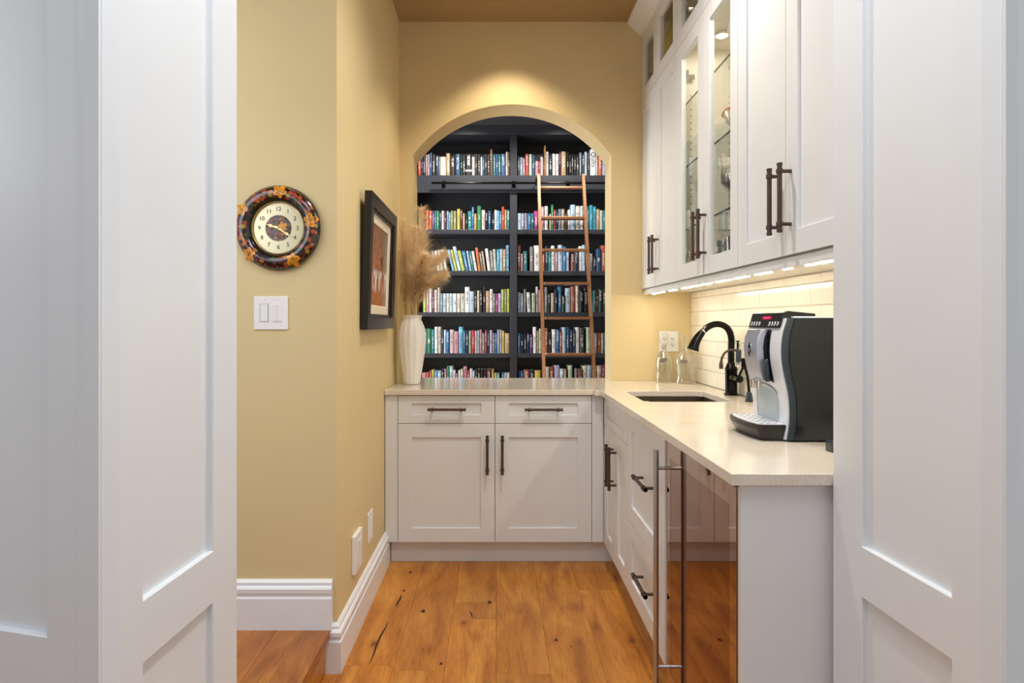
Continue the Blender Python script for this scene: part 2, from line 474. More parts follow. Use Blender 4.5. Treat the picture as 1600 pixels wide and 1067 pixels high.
def solo(name, mb, mat, label=None, cat=None, group=None, kind=None, smooth=False, bevel=0.0):
    xs = [v.x for v in mb.v]; ys = [v.y for v in mb.v]; zs = [v.z for v in mb.v]
    org = Vector(((min(xs) + max(xs)) / 2, (min(ys) + max(ys)) / 2, min(zs)))
    o = bpy.data.objects.new(name, mb.mesh(name, org))
    o.location = org
    COL.objects.link(o)
    finish(o, mat, smooth, bevel)
    return tag(o, label, cat, group, kind)
def struct(name, mb, mat, label, **k):
    return solo(name, mb, mat, label, None, None, 'structure', **k)
def text_mesh(body, size, depth=0.0004):
    cu = bpy.data.curves.new('lettering', 'FONT')
    cu.body = body; cu.size = size; cu.align_x = 'CENTER'; cu.align_y = 'CENTER'; cu.extrude = depth
    cu.resolution_u = 3
    t = bpy.data.objects.new('lettering', cu)
    COL.objects.link(t)
    dg = bpy.context.evaluated_depsgraph_get()
    me = bpy.data.meshes.new_from_object(t.evaluated_get(dg))
    bpy.data.objects.remove(t)
    return me
def text_part(name, body, size, mat, parent, M4):
    me = text_mesh(body, size)
    me.materials.clear(); me.materials.append(MT[mat])
    me.transform(Matrix.Translation(-root_of(parent).location) @ M4)
    o = bpy.data.objects.new(name, me)
    COL.objects.link(o); o.parent = parent
    return o
V = Vector
XP, XN, YP, YN = V((1, 0, 0)), V((-1, 0, 0)), V((0, 1, 0)), V((0, -1, 0))

# ------------------------------------------------------------------ key dimensions
LW = -0.572      # left wall
RW = 1.174       # right wall
BW = 3.683       # wall with the arch
BE = 3.89        # back of that wall
CZ = 3.05        # ceiling
CT = 0.91        # worktop
NC = 2.226       # wall with the clock
PZ0 = 0.156      # raised floor
RF = 0.56        # faces of the right-hand base units
UF = 0.872       # faces of the wall cabinets
BF = 3.19        # faces of the back base unit

# ------------------------------------------------------------------ setting
fl = struct('floor', MB().box(-0.612, 1.25, -1.2, BW, -0.06, -0.008), 'crackfill', 'honey-coloured oak plank floor of the aisle between the cabinets')
edges = [-0.752, -0.56, -0.371, -0.184, 0.004, 0.198, 0.391, 0.584, 0.778, 0.97, 1.16]
joints = {0: [], 1: [1.1, 2.26], 2: [0.6, 2.228], 3: [1.3, 2.617, 2.77], 4: [0.4, 2.205], 5: [1.5], 6: [0.9, 2.9], 7: [1.7], 8: [0.6, 2.3], 9: [1.3]}
crack_homes = {}
for i in range(10):
    a = max(edges[i], -0.61); b2 = edges[i + 1]
    if b2 - a < 0.02: continue
    js = [-1.2] + joints[i] + [3.27]
    for y0, y1 in zip(js[:-1], js[1:]):
        p = part('plank', MB().box(a + 0.0003, b2 - 0.0003, y0 + 0.0003, y1 - 0.0003, -0.012, 0.0), 'oak', fl, bevel=0.0008)
        crack_homes[(i, round(y0, 2))] = p
def crack(home, pts, w):
    mb = MB()
    L = []; R = []
    for k, (x, y) in enumerate(pts):
        ww = w * math.sin(PI * (k + 0.35) / (len(pts) - 0.3)) + 0.0006
        L.append(mb.add([(x - ww, y, 0.0004)])); R.append(mb.add([(x + ww, y, 0.0004)]))
    for k in range(len(pts) - 1):
        mb.quad(L[k], R[k], R[k + 1], L[k + 1])
    part('crack', mb, 'crackfill', home)
def fx(x, y):     # photo pixel on the floor -> plan position
    D = F * H / (y - 505.0)
    return ((x - 774) * D / F, D)
crack(crack_homes[(1, 2.26)], [fx(*p) for p in ((577, 1038), (584, 1022), (589, 1006), (595, 993), (601, 983), (606, 972))], 0.0035)
crack(crack_homes[(1, 2.26)], [fx(*p) for p in ((619, 948), (621, 942), (625, 936), (627, 930))], 0.004)
crack(crack_homes[(3, 2.62)], [fx(*p) for p in ((738, 964), (737, 960), (734, 955))], 0.003)
crack(crack_homes[(3, 2.77)], [fx(*p) for p in ((767, 941), (762, 940.2), (758, 940), (745, 939.5))], 0.002)
def knot(home, px, r):
    x, y = fx(*px)
    mb = MB().lathe([(0.0001, 0.0005), (r, 0.0004)], (x, y, 0), 10, rad=lambda k, h: 1 + 0.25 * math.sin(k * 2.3), caps=False)
    for v in mb.v: v.y = y + (v.y - y) * 1.5
    part('knot', mb, 'crackfill', home)
knot(crack_homes[(2, 2.23)], (661, 955), 0.0095)
knot(crack_homes[(5, 1.5)], (869, 1000), 0.007)
knot(crack_homes[(1, 2.26)], (641, 894), 0.008)
knot(crack_homes[(1, 2.26)], (631, 923), 0.006)
knot(crack_homes[(3, 2.77)], (765, 941), 0.009)
knot(crack_homes[(5, 1.5)], (892, 1010), 0.003)
knot(crack_homes[(2, 2.23)], (689, 1037), 0.006)

pf = struct('floor', MB().box(-2.7, -0.612, -1.2, NC, -0.06, PZ0 - 0.012), 'oak2', 'raised oak floor of the hall one step up below the clock')
e = [-0.59, -0.78, -0.97, -1.16, -1.35, -1.54, -1.73, -1.92, -2.11, -2.3, -2.49, -2.68]
for i in range(len(e) - 1):
    for y0, y1 in ((-1.2, 0.4 + 0.3 * (i % 3)), (0.4 + 0.3 * (i % 3), NC)):
        part('plank', MB().box(e[i + 1] + 0.0006, e[i] - 0.0006, y0 + 0.0006, y1 - 0.0006, PZ0 - 0.012, PZ0), 'oak2', pf, bevel=0.0012)
part('step_nosing', MB().box(-0.611, -0.59, -1.2, NC - 0.026, PZ0 - 0.032, PZ0 - 0.0125), 'oak2', pf, bevel=0.003)
part('step_riser', MB().box(-0.6118, -0.606, -1.2, NC - 0.026, 0.0, PZ0 - 0.0325), 'oak', pf)

struct('wall_left', MB().box(LW - 0.115, LW, NC + 0.115, BW, 0, CZ), 'wall', 'yellow painted wall behind the framed picture')
struct('wall_hall', MB().box(-2.7, LW, NC, NC + 0.115, 0, CZ), 'wall', 'yellow painted wall carrying the round clock and the switch plate')
wr = struct('wall_right', MB().box(RW, RW + 0.1, 1.30, BE, 0, CZ), 'grout', 'right-hand wall behind the worktop, tiled between worktop and wall cabinets')
struct('ceiling', MB().box(-2.7, 1.4, 1.30, BE, CZ, CZ + 0.08), 'ceil', 'tan painted ceiling above the aisle')
# front wall with the folding doors' opening
struct('wall_front', MB().box(0.83, 1.4, 1.305, 1.395, 0, CZ), 'doorwhite', 'white wall stub beside the right-hand folding doors')
struct('trim_1', MB().box(-0.66, 0.83, 1.305, 1.395, 2.5, CZ), 'doorwhite', 'white header above the folding doors')

# wall with the arch
AX, AHW, ASP, ATOP = 0.0995, 0.5915, 2.2525, 2.558
rise = ATOP - ASP
AR = (AHW ** 2 + rise ** 2) / (2 * rise)
wb = MB()
x0, x1 = LW - 0.115, RW
aL, aR = AX - AHW, AX + AHW
nseg = 40
arc = []
th = math.asin(AHW / AR)
for k in range(nseg + 1):
    t = -th + 2 * th * k / nseg
    arc.append((AX + AR * math.sin(t), ATOP - AR + AR * math.cos(t)))
base = CT - 0.03
TOP = 3.34
outline = [(x0, 0), (x0, TOP), (x1, TOP), (x1, 0)]
for y in (BW, BE):
    L = wb.add([(x0, y, 0), (aL, y, 0), (aL, y, base), (x0, y, base), (aR, y, 0), (x1, y, 0), (x1, y, base), (aR, y, base)])
    wb.quad(L, L + 1, L + 2, L + 3); wb.quad(L + 1, L + 4, L + 7, L + 2); wb.quad(L + 4, L + 5, L + 6, L + 7)
    q = wb.add([(x0, y, ASP), (aL, y, ASP), (aR, y, ASP), (x1, y, ASP), (x0, y, TOP), (aL, y, TOP), (aR, y, TOP), (x1, y, TOP)])
    wb.quad(L + 3, L + 2, q + 1, q); wb.quad(L + 7, L + 6, q + 3, q + 2)
    wb.quad(q, q + 1, q + 5, q + 4); wb.quad(q + 2, q + 3, q + 7, q + 6)
    A = wb.add([(p[0], y, p[1]) for p in arc]); T = wb.add([(p[0], y, TOP) for p in arc])
    for k in range(nseg):
        wb.quad(A + k, A + k + 1, T + k + 1, T + k)
rp = [(aL, base)] + arc + [(aR, base)]
A = wb.add([(p[0], BW, p[1]) for p in rp]); B = wb.add([(p[0], BE, p[1]) for p in rp])
for k in range(len(rp) - 1):
    wb.quad(A + k, A + k + 1, B + k + 1, B + k)
wb.quad(A, A + len(rp) - 1, B + len(rp) - 1, B)
for (p, q) in (((x0, 0), (x0, TOP)), ((x0, TOP), (x1, TOP)), ((x1, TOP), (x1, 0))):
    k = wb.add([(p[0], BW, p[1]), (q[0], BW, q[1]), (q[0], BE, q[1]), (p[0], BE, p[1])]); wb.quad(k, k + 1, k + 2, k + 3)
bmw = wb
wo = struct('wall_back', bmw, 'wall', 'yellow painted wall with the arched opening to the library')
bm = bmesh.new(); bm.from_mesh(wo.data)
bmesh.ops.remove_doubles(bm, verts=bm.verts, dist=1e-5); bmesh.ops.recalc_face_normals(bm, faces=bm.faces)
bm.to_mesh(wo.data); bm.free()

# library shell
struct('floor', MB().box(-1.7, 2.0, BE, 6.45, -0.06, 0), 'oak2', 'dark oak floor of the library beyond the arch')
struct('ceiling', MB().box(-1.7, 2.0, BE, 6.45, 3.34, 3.4), 'libceil', 'grey ceiling of the library beyond the arch')
struct('wall_library_left', MB().box(-1.7, -1.6, BE, 6.45, 0, 3.34), 'lib', 'dark left wall of the library')
struct('wall_library_right', MB().box(1.9, 2.0, BE, 6.45, 0, 3.34), 'lib', 'dark right wall of the library')
struct('wall_library_back', MB().box(-1.7, 2.0, 6.35, 6.45, 0, 3.34), 'lib', 'dark wall behind the bookcase')

# baseboards
bprof = [(0, 0), (0.021, 0), (0.021, 0.112), (0.016, 0.117), (0.016, 0.126), (0.021, 0.131), (0.0215, 0.146), (0.017, 0.153), (0.012, 0.155), (0.012, 0.166), (0.005, 0.175), (0, 0.175)]
struct('baseboard_left', MB().sweep([(-0.612, NC), (LW, NC), (LW, BF + 0.058)], bprof), 'trim', 'tall white moulded baseboard along the yellow wall beside the aisle')
struct('baseboard_hall', MB().sweep([(-2.7, NC), (-0.586, NC)], [(o, z + PZ0) for o, z in bprof]), 'trim', 'white moulded baseboard on the raised floor below the clock')

# folding doors in the foreground
def leaf(name, label, P, Q, side, z0, z1=2.42, thick=0.038, rail0=0.676, rail1=0.784):
    """leaf from plan point P to Q; N is the visible side"""
    P = V((P[0], P[1], 0)); Q = V((Q[0], Q[1], 0))
    U = (Q - P); w = U.length; U.normalize()
    N = V((U.y, -U.x, 0)) * side
    mid = (P + Q) / 2
    t = thing(name, label, None, (mid.x, mid.y, z0), kind='structure')
    st = 0.101
    fr = MB()
    o = P
    # frame with two openings built as two stacked rings sharing the rail's middle line
    zm = (rail0 + rail1) / 2
    fr.ring(o, U, N, (0, w, z0, zm), (st, w - st, z0 + 0.22, rail0), -thick, 0, chamfer=0.002)
    fr.ring(o, U, N, (0, w, zm, z1), (st, w - st, rail1, z1 - st), -thick, 0, chamfer=0.002)
    part('door_frame', fr, 'doorwhite', t)
    part('lower_panel', MB().obox(o, U, N, st - 0.004, w - st + 0.004, z0 + 0.216, rail0 + 0.004, -thick + 0.008, -0.011), 'doorwhite', t)
    part('upper_panel', MB().obox(o, U, N, st - 0.004, w - st + 0.004, rail1 - 0.004, z1 - st + 0.004, -thick + 0.008, -0.011), 'doorwhite', t)
    return t
leaf('door_1', 'white panelled folding door leaf edge-on to the aisle at left, beside the clock wall', (-0.575, 1.373), (-0.602, 0.945), -1, 0.172)
leaf('door_2', 'white panelled folding door leaf at the far left edge, facing the viewer', (-0.604, 0.940), (-1.02, 1.046), -1, 0.172, rail0=0.655, rail1=0.763)
leaf('door_3', 'white panelled folding door leaf at right, beside the worktop end', (0.765, 1.398), (0.785, 0.957), 1, 0.012)
leaf('door_4', 'white folding door leaf at the far right edge, in shade', (0.787, 0.952), (1.203, 1.058), 1, 0.012)

# ------------------------------------------------------------------ backsplash tiles
rowz = [0.912 + 0.0815 * k for k in range(7)] + [1.436]
for r in range(7):
    z0, z1 = rowz[r], min(rowz[r + 1], 1.436) - 0.002
    if z1 - z0 < 0.015: continue
    y = BW - 0.002 - (0.0735 if r % 2 else 0.0)
    spans = []
    if r % 2: spans.append((BW - 0.0735, BW - 0.002))
    while y > 1.43:
        spans.append((max(y - 0.145, 1.43), y)); y -= 0.147
    for a, b2 in spans:
        if b2 - a < 0.02: continue
        mb = MB()
        e1 = 0.003
        k = mb.add([(RW, a, z0), (RW, b2, z0), (RW, b2, z1), (RW, a, z1), (RW - 0.006, a, z0), (RW - 0.006, b2, z0), (RW - 0.006, b2, z1), (RW - 0.006, a, z1),
                    (RW - 0.0085, a + e1, z0 + e1), (RW - 0.0085, b2 - e1, z0 + e1), (RW - 0.0085, b2 - e1, z1 - e1), (RW - 0.0085, a + e1, z1 - e1)])
        for base_ in (0, 4):
            for j in range(4):
                j2 = (j + 1) % 4
                mb.quad(k + base_ + j, k + base_ + j2, k + base_ + 4 + j2, k + base_ + 4 + j)
        mb.quad(k + 8, k + 9, k + 10, k + 11)
        part('tile', mb, 'tile', wr)

# ------------------------------------------------------------------ cabinet pieces
def pull(parent, A, B, N, off=0.034):
    """bar pull from A to B (points on the door face), standing off along N"""
    A = V(A); B = V(B); d = (B - A).normalized()
    mb = MB()
    a = A + N * off; b2 = B + N * off
    L = (B - A).length
    mb.tube([a, b2], 0.0070, 12)
    for s, e2 in ((a, 1), (b2, -1)):
        mb.tube([s - d * 0.0 , s + d * e2 * 0.008], 0.0082, 12)
        mb.tube([s + d * e2 * 0.018, s + d * e2 * 0.030], 0.0098, 12)
        c = s + d * e2 * 0.024
        mb.tube([c, c - N * off], 0.0055, 10)
    return part('handle', mb, 'bronze', parent, smooth=True, label='dark bronze bar pull')
def shaker(parent, name, O, U, N, w, h, st=0.072, rt=None, rb=None, t=0.02, glass=False, mat='white', label=None):
    rt = st if rt is None else rt; rb = st if rb is None else rb
    d = part(name, MB().ring(O, U, N, (0, w, 0, h), (st, w - st, rb, h - rt), -t, 0, chamfer=0.0015), mat, parent, label=label)
    if glass:
        part('pane', MB().obox(O, U, N, st - 0.003, w - st + 0.003, rb - 0.003, h - rt + 0.003, -0.013, -0.010), 'glass', d)
    else:
        part('panel', MB().obox(O, U, N, st - 0.003, w - st + 0.003, rb - 0.003, h - rt + 0.003, -t, -0.009), mat, d)
    return d

# back base unit
bc = thing('base_cabinet', 'white two-door two-drawer base cabinet under the arch', 'cabinet', (0, 3.44, 0))
part('body', MB().box(LW + 0.004, 0.575, BF + 0.0225, BW - 0.004, 0.122, 0.880), 'white', bc)
part('toe_kick', MB().box(LW + 0.024, RF + 0.078, BF + 0.06, BF + 0.078, 0.0005, 0.1215), 'white', bc)
part('filler_strip', MB().box(LW + 0.003, -0.505, BF, BF + 0.022, 0.122, 0.880), 'white', bc, bevel=0.001)
part('filler_strip', MB().box(0.499, RF - 0.001, BF, BF + 0.022, 0.122, 0.880), 'white', bc, bevel=0.001)
for xa, xb in ((-0.502, -0.0035), (-0.0005, 0.496)):
    w = xb - xa
    dr = shaker(bc, 'drawer', V((xa, BF, 0.737)), XP, YN, w, 0.141, st=0.07, rt=0.04, rb=0.042)
    cx = (xa + xb) / 2 + (0.004 if xa < -0.1 else 0.0)
    pull(dr, (cx - 0.098, BF, 0.811), (cx + 0.098, BF, 0.811), YN)
    do = shaker(bc, 'door', V((xa, BF, 0.123)), XP, YN, w, 0.611, st=0.072)
    hxp = xb - 0.038 if xa < -0.1 else xa + 0.036
    pull(do, (hxp, BF, 0.478), (hxp, BF, 0.677), YN)

# right-hand run: sink unit, drawer unit
def right_unit(label, y0, y1):
    t = thing('base_cabinet', label, 'cabinet', ((RF + RW) / 2, (y0 + y1) / 2, 0))
    return t
sc_ = right_unit('white sink base cabinet with two doors in the inner corner', 2.612, 3.18)
part('body', MB().box(RF + 0.0225, 0.65, 2.614, 3.183, 0.122, 0.880), 'white', sc_)
part('toe_kick', MB().box(RF + 0.06, RF + 0.078, 2.614, BF + 0.0595, 0.0005, 0.1215), 'white', sc_)
shaker(sc_, 'false_drawer_front', V((RF, 3.178, 0.737)), YN, XN, 0.564, 0.141, st=0.07, rt=0.04, rb=0.042)
for ya, yb in ((3.178, 2.8975), (2.8945, 2.614)):
    do = shaker(sc_, 'door', V((RF, ya, 0.123)), YN, XN, ya - yb, 0.611, st=0.07)
    hy = yb + 0.036 if ya > 3 else ya - 0.036
    pull(do, (RF, hy, 0.478), (RF, hy, 0.677), XN)
dc = right_unit('white two-drawer base cabinet between sink unit and drinks fridge', 2.04, 2.61)
part('body', MB().box(RF + 0.0225, 1.165, 2.0395, 2.611, 0.122, 0.880), 'white', dc)
part('toe_kick', MB().box(RF + 0.06, RF + 0.078, 2.0395, 2.6125, 0.0005, 0.1215), 'white', dc)
for z0, h, hz_ in ((0.427, 0.451, 0.668), (0.123, 0.301, 0.292)):
    dr = shaker(dc, 'drawer', V((RF, 2.610, z0)), YN, XN, 0.570, h, st=0.07)
    pull(dr, (RF, 2.362, hz_), (RF, 2.164, hz_), XN)

# end panel
solo('end_panel', MB().box(0.565, 1.165, 1.420, 1.4375, 0.0005, 0.8805), 'white', 'plain white cabinet end panel under the near end of the worktop', 'panel', bevel=0.001)

# drinks fridge
fr = thing('drinks_fridge', 'stainless drinks fridge with bronze mirror-glass door under the worktop', 'fridge', (0.86, 1.737, 0.0))
part('body', MB().box(0.60, 1.15, 1.4395, 2.0375, 0.03, 0.872), 'black', fr)
part('toe_grille', MB().box(0.625, 0.64, 1.4395, 2.0375, 0.0005, 0.0295), 'black', fr)
fd = part('door_edge', MB().box(0.5665, 0.597, 1.4405, 2.0365, 0.075, 0.868), 'steel', fr, bevel=0.002)
fo = V((0.5660, 2.0345, 0.077))
part('glass_border', MB().ring(fo, YN, XN, (0, 0.588, 0, 0.789), (0.045, 0.548, 0.05, 0.739), -0.0004, 0.0022), 'mirror2', fd)
part('glass', MB().obox(fo, YN, XN, 0.0452, 0.5478, 0.0502, 0.7388, -0.0004, 0.0016), 'mirror', fd, label='bronze tinted mirror glass')
hb = MB().tube([(0.5197, 1.998, 0.08), (0.5197, 1.998, 0.842)], 0.0088, 16)
for z in (0.784, 0.1416):
    hb.tube([(0.5197, 1.998, z), (0.5635, 1.998, z)], 0.0062, 12)
part('handle', hb, 'steel', fd, smooth=True, label='tall round stainless bar handle')

# worktop: L shape with a tongue through the arch and a sink cut-out
def slab_cells(xs, ys, skip, z0, z1):
    bm = bmesh.new()
    vv = {}
    def gv(i, j):
        if (i, j) not in vv: vv[(i, j)] = bm.verts.new((xs[i], ys[j], z1))
        return vv[(i, j)]
    for i in range(len(xs) - 1):
        for j in range(len(ys) - 1):
            if not skip((xs[i] + xs[i + 1]) / 2, (ys[j] + ys[j + 1]) / 2):
                bm.faces.new((gv(i, j), gv(i + 1, j), gv(i + 1, j + 1), gv(i, j + 1)))
    r = bmesh.ops.extrude_face_region(bm, geom=bm.faces[:])
    for e_ in r['geom']:
        if isinstance(e_, bmesh.types.BMVert): e_.co.z = z0
    bmesh.ops.recalc_face_normals(bm, faces=bm.faces)
    return bm
xs = [LW + 0.002, aL + 0.002, 0.537, 0.654, aR - 0.002, 1.045, RW - 0.0095]
ys = [1.403, 2.695, 3.118, 3.172, BW - 0.002, 3.87]
def skip(x, y):
    if y > BW - 0.002: return not (aL < x < aR)
    if x < 0.537 and y < 3.172: return True
    if 0.654 < x < 1.045 and 2.695 < y < 3.118: return True
    return False
bmc = slab_cells(xs, ys, skip, CT - 0.027, CT)
ve = [e_ for e_ in bmc.edges if abs(e_.verts[0].co.z - e_.verts[1].co.z) > 0.01 and abs(e_.verts[0].co.x - 0.537) < 1e-4 and abs(e_.verts[0].co.y - 3.172) < 1e-4]
bmesh.ops.bevel(bmc, geom=ve, offset=0.03, segments=4, affect='EDGES')
sink_v = [e_ for e_ in bmc.edges if abs(e_.verts[0].co.z - e_.verts[1].co.z) > 0.01 and e_.verts[0].co.x in (e_.verts[1].co.x,) and 0.65 < e_.verts[0].co.x < 1.05 and 2.69 < e_.verts[0].co.y < 3.12]
bmesh.ops.bevel(bmc, geom=sink_v, offset=0.02, segments=4, affect='EDGES')
mec = bpy.data.meshes.new('worktop')
org = V((0.5, 2.8, CT - 0.027))
bmesh.ops.translate(bmc, verts=bmc.verts, vec=-org)
bmc.to_mesh(mec); bmc.free()
wt = bpy.data.objects.new('worktop', mec); wt.location = org
COL.objects.link(wt)
finish(wt, 'quartz', False, 0.002)
tag(wt, 'beige speckled quartz worktop in an L shape with sink cut-out', 'worktop')

# sink
sk = MB()
sx0, sx1, sy0, sy1, szt, szb = 0.640, 1.059, 2.681, 3.132, CT - 0.0278, 0.70
i0, i1, j0, j1 = 0.656, 1.043, 2.697, 3.116
t1 = sk.add([(sx0, sy0, szt), (sx1, sy0, szt), (sx1, sy1, szt), (sx0, sy1, szt)])
t2 = sk.add([(i0, j0, szt), (i1, j0, szt), (i1, j1, szt), (i0, j1, szt)])
t3 = sk.add([(i0 + .01, j0 + .01, szb), (i1 - .01, j0 + .01, szb), (i1 - .01, j1 - .01, szb), (i0 + .01, j1 - .01, szb)])
for A, B in ((t1, t2), (t2, t3)):
    for k in range(4):
        sk.quad(A + k, A + (k + 1) % 4, B + (k + 1) % 4, B + k)
sk.quad(t3, t3 + 1, t3 + 2, t3 + 3)
skt = thing('sink', 'dark undermount sink set in the worktop in front of the faucet', 'sink', (0.85, 2.906, szb))
sb = part('basin', sk, 'darksteel', skt)
md = sb.modifiers.new('thick', 'SOLIDIFY'); md.thickness = 0.0015
part('drain', MB().lathe([(0.04, 0.002), (0.042, 0.004), (0.03, 0.005), (0.028, 0.003), (0.0, 0.003)], (0.85, 2.9, szb), 20), 'chrome', skt, smooth=True)

# ------------------------------------------------------------------ wall cabinets
yb_ = [3.682, 3.339, 2.965, 2.590, 2.222, 1.855, 1.484]
UZ0, UZM, UZ1 = 1.455, 2.565, 2.950
wl = ['white wall cabinet with solid doors and small glass top doors against the arch wall',
      'white wall cabinet with tall glass doors showing glassware, middle of the run',
      'white wall cabinet with solid doors nearest the viewer, above the coffee machine']
for u in range(3):
    ya, ym, yb2 = yb_[2 * u], yb_[2 * u + 1], yb_[2 * u + 2]
    t = thing('wall_cabinet', wl[u], 'cabinet', ((UF + RW) / 2, (ya + yb2) / 2, UZ0), group='wall cabinets above the worktop')
    ft, X0, X1 = 0.018, UF + 0.0215, RW - 0.0095
    y0_, y1_ = yb2 + 0.0005, ya - 0.0005
    part('side_panel', MB().box(X0, X1, y0_, y0_ + ft, 1.437, UZ1), 'interior', t)
    part('side_panel', MB().box(X0, X1, y1_ - ft, y1_, 1.437, UZ1), 'interior', t)
    part('bottom_panel', MB().box(X0, X1, y0_ + ft, y1_ - ft, 1.437, UZ0 + ft), 'interior', t)
    part('top_panel', MB().box(X0, X1, y0_ + ft, y1_ - ft, UZ1 - ft, UZ1), 'interior', t)
    part('middle_panel', MB().box(X0, X1, y0_ + ft, y1_ - ft, UZM - 0.009, UZM + 0.009), 'interior', t)
    part('back_panel', MB().box(X1 - 0.008, X1, y0_ + ft, y1_ - ft, UZ0 + ft, UZ1 - ft), 'interior', t)
    for (da, db) in ((ya, ym), (ym, yb2)):
        w = da - db - 0.003
        lo = shaker(t, 'door', V((UF, da - 0.0015, UZ0 + 0.001)), YN, XN, w, UZM - UZ0 - 0.003, st=0.07, glass=(u == 1), label='tall glass-panelled door' if u == 1 else 'tall solid panelled door')
        hy = db + 0.034 if da == ya else da - 0.034
        pull(lo, (UF, hy, 1.521), (UF, hy, 1.725), XN)
        shaker(t, 'top_door', V((UF, da - 0.0015, UZM + 0.001)), YN, XN, w, UZ1 - UZM - 0.002, st=0.068, glass=True, label='small glass-panelled top door')
        # hinges on the outer stiles
        hs = da - 0.025 if da == ya else db + 0.025
        sgn = -1 if da == ya else 1
        for zh in ([2.74, 2.42, 1.56] if u == 1 else [2.74]):
            hm = MB().box(UF + 0.024, UF + 0.075, min(hs, hs + sgn * 0.012), max(hs, hs + sgn * 0.012), zh - 0.012, zh + 0.012)
            hm.box(UF + 0.0225, UF + 0.036, min(hs + sgn * 0.008, hs + sgn * 0.045), max(hs + sgn * 0.008, hs + sgn * 0.045), zh - 0.02, zh + 0.02)
            part('hinge', hm, 'chrome', t, bevel=0.002)
    if u == 1:
        for zs in (1.697, 1.993, 2.29):
            g = part('glass_shelf', MB().box(X0 + 0.012, X1 - 0.010, y0_ + ft + 0.001, y1_ - ft - 0.001, zs - 0.004, zs + 0.004), 'shelfglass', t)
            part('front_edge', MB().box(X0 + 0.0105, X0 + 0.012, y0_ + ft + 0.001, y1_ - ft - 0.001, zs - 0.004, zs + 0.004), 'shelfedge', g)
        for xx in (X0 + 0.04, X1 - 0.05):
            for k in range(24):
                zz = 1.60 + k * 0.032
                part('shelf_pin_hole', MB().tube([(xx, y1_ - ft - 0.0002, zz), (xx, y1_ - ft - 0.0012, zz)], 0.003, 8), 'slot', t)
        for py in ((ya + ym) / 2, (ym + yb2) / 2):
            pk = part('puck_light', MB().lathe([(0.034, 0), (0.034, -0.010), (0.026, -0.012)], (1.02, py, UZM - 0.0092), 20), 'chrome', t, smooth=True)
            part('lens', MB().lathe([(0.024, -0.0121), (0.0, -0.0145)], (1.02, py, UZM - 0.0092), 16), 'puck', pk)
    # puck added to brighten the top compartment, no lamp known there
    pk = part('puck_light', MB().lathe([(0.03, 0), (0.03, -0.010), (0.022, -0.012)], (1.03, (ya + yb2) / 2, UZ1 - ft - 0.0002), 20), 'chrome', t, smooth=True)
    part('lens', MB().lathe([(0.014, -0.0121), (0.0, -0.0145)], (1.03, (ya + yb2) / 2, UZ1 - ft - 0.0002), 16), 'lens', pk)
struct('trim_2', MB().sweep([(UF + 0.02, BW - 0.001), (UF + 0.02, 1.40)], [(0.0, 2.951), (0.022, 2.951), (0.022, 2.962), (0.032, 2.966), (0.034, 2.975), (0.05, 2.985), (0.078, 3.012), (0.098, 3.03), (0.106, 3.034), (0.106, 3.0495), (0.0, 3.0495)]), 'trim', 'white crown moulding on top of the wall cabinets', smooth=30)
struct('trim_3', MB().box(UF + 0.007, UF + 0.0212, 1.484, BW - 0.024, 1.421, 1.4495), 'white', 'white light rail hanging below the wall cabinets', bevel=0.001)
# filler between the last wall cabinet and the front wall
solo('cabinet_filler', MB().box(UF + 0.001, RW - 0.0095, 1.40, 1.482, UZ0, UZ1), 'white', 'white filler panel at the near end of the wall cabinets', 'panel')

# under-cabinet LED bars
ledspec = [(3.56, 3.49), (3.46, 3.42), (3.39, 3.33), (3.22, 3.10), (3.00, 2.86), (2.82, 2.74), (2.70, 2.60), (2.54, 2.38), (2.34, 2.22), (2.15, 2.04), (1.94, 1.90), (1.80, 1.62), (1.60, 1.49)]
lt = thing('led_strip_light', 'warm LED strip under the wall cabinets', 'light', (UF + 0.04, 2.5, 1.44))
part('channel', MB().box(UF + 0.026, UF + 0.046, 1.486, 3.60, 1.4225, 1.4365), 'greyplastic', lt)
for a, b2 in ledspec:
    part('led_segment', MB().box(UF + 0.031, UF + 0.043, b2, a, 1.4195, 1.4223), 'led', lt)

# ------------------------------------------------------------------ recessed downlights (with their own spots)
def downlight(label, x, y, z, power, color, size_deg, blend, radius=0.04, tilt=None):
    t = thing('downlight', label, 'light', (x, y, z - 0.012), group='recessed ceiling downlights')
    part('trim_ring', MB().lathe([(0.036, 0.0115), (0.036, 0.004), (0.050, 0.0), (0.053, 0.0115)], (x, y, z - 0.012), 24, caps=False), 'trim', t, smooth=True)
    part('lens', MB().lathe([(0.0355, 0.0105), (0.0, 0.0105)], (x, y, z - 0.012), 20, caps=False), 'lens', t)
    l = bpy.data.lights.new('downlight_spot', 'SPOT')
    l.energy = power; l.color = color; l.spot_size = math.radians(size_deg); l.spot_blend = blend; l.shadow_soft_size = radius
    o = bpy.data.objects.new('downlight_spot', l)
    COL.objects.link(o); o.parent = t; o.location = (0, 0, -0.012)
    if tilt: o.rotation_euler = tilt
WARM = (1.0, 0.84, 0.62)
downlight('recessed downlight close to the arch wall', 0.08, 3.35, CZ, 36, WARM, 104, 0.55)
downlight('recessed downlight over the middle of the aisle', 0.33, 2.12, CZ, 84, (1.0, 0.95, 0.88), 150, 0.9)
downlight('recessed library downlight on the left', -0.286, 5.1, 3.34, 95, (1.0, 0.96, 0.90), 112, 0.6, tilt=(0.38, 0, 0))
downlight('recessed library downlight on the right', 0.67, 5.1, 3.34, 95, (1.0, 0.96, 0.90), 112, 0.6, tilt=(0.38, 0, 0))

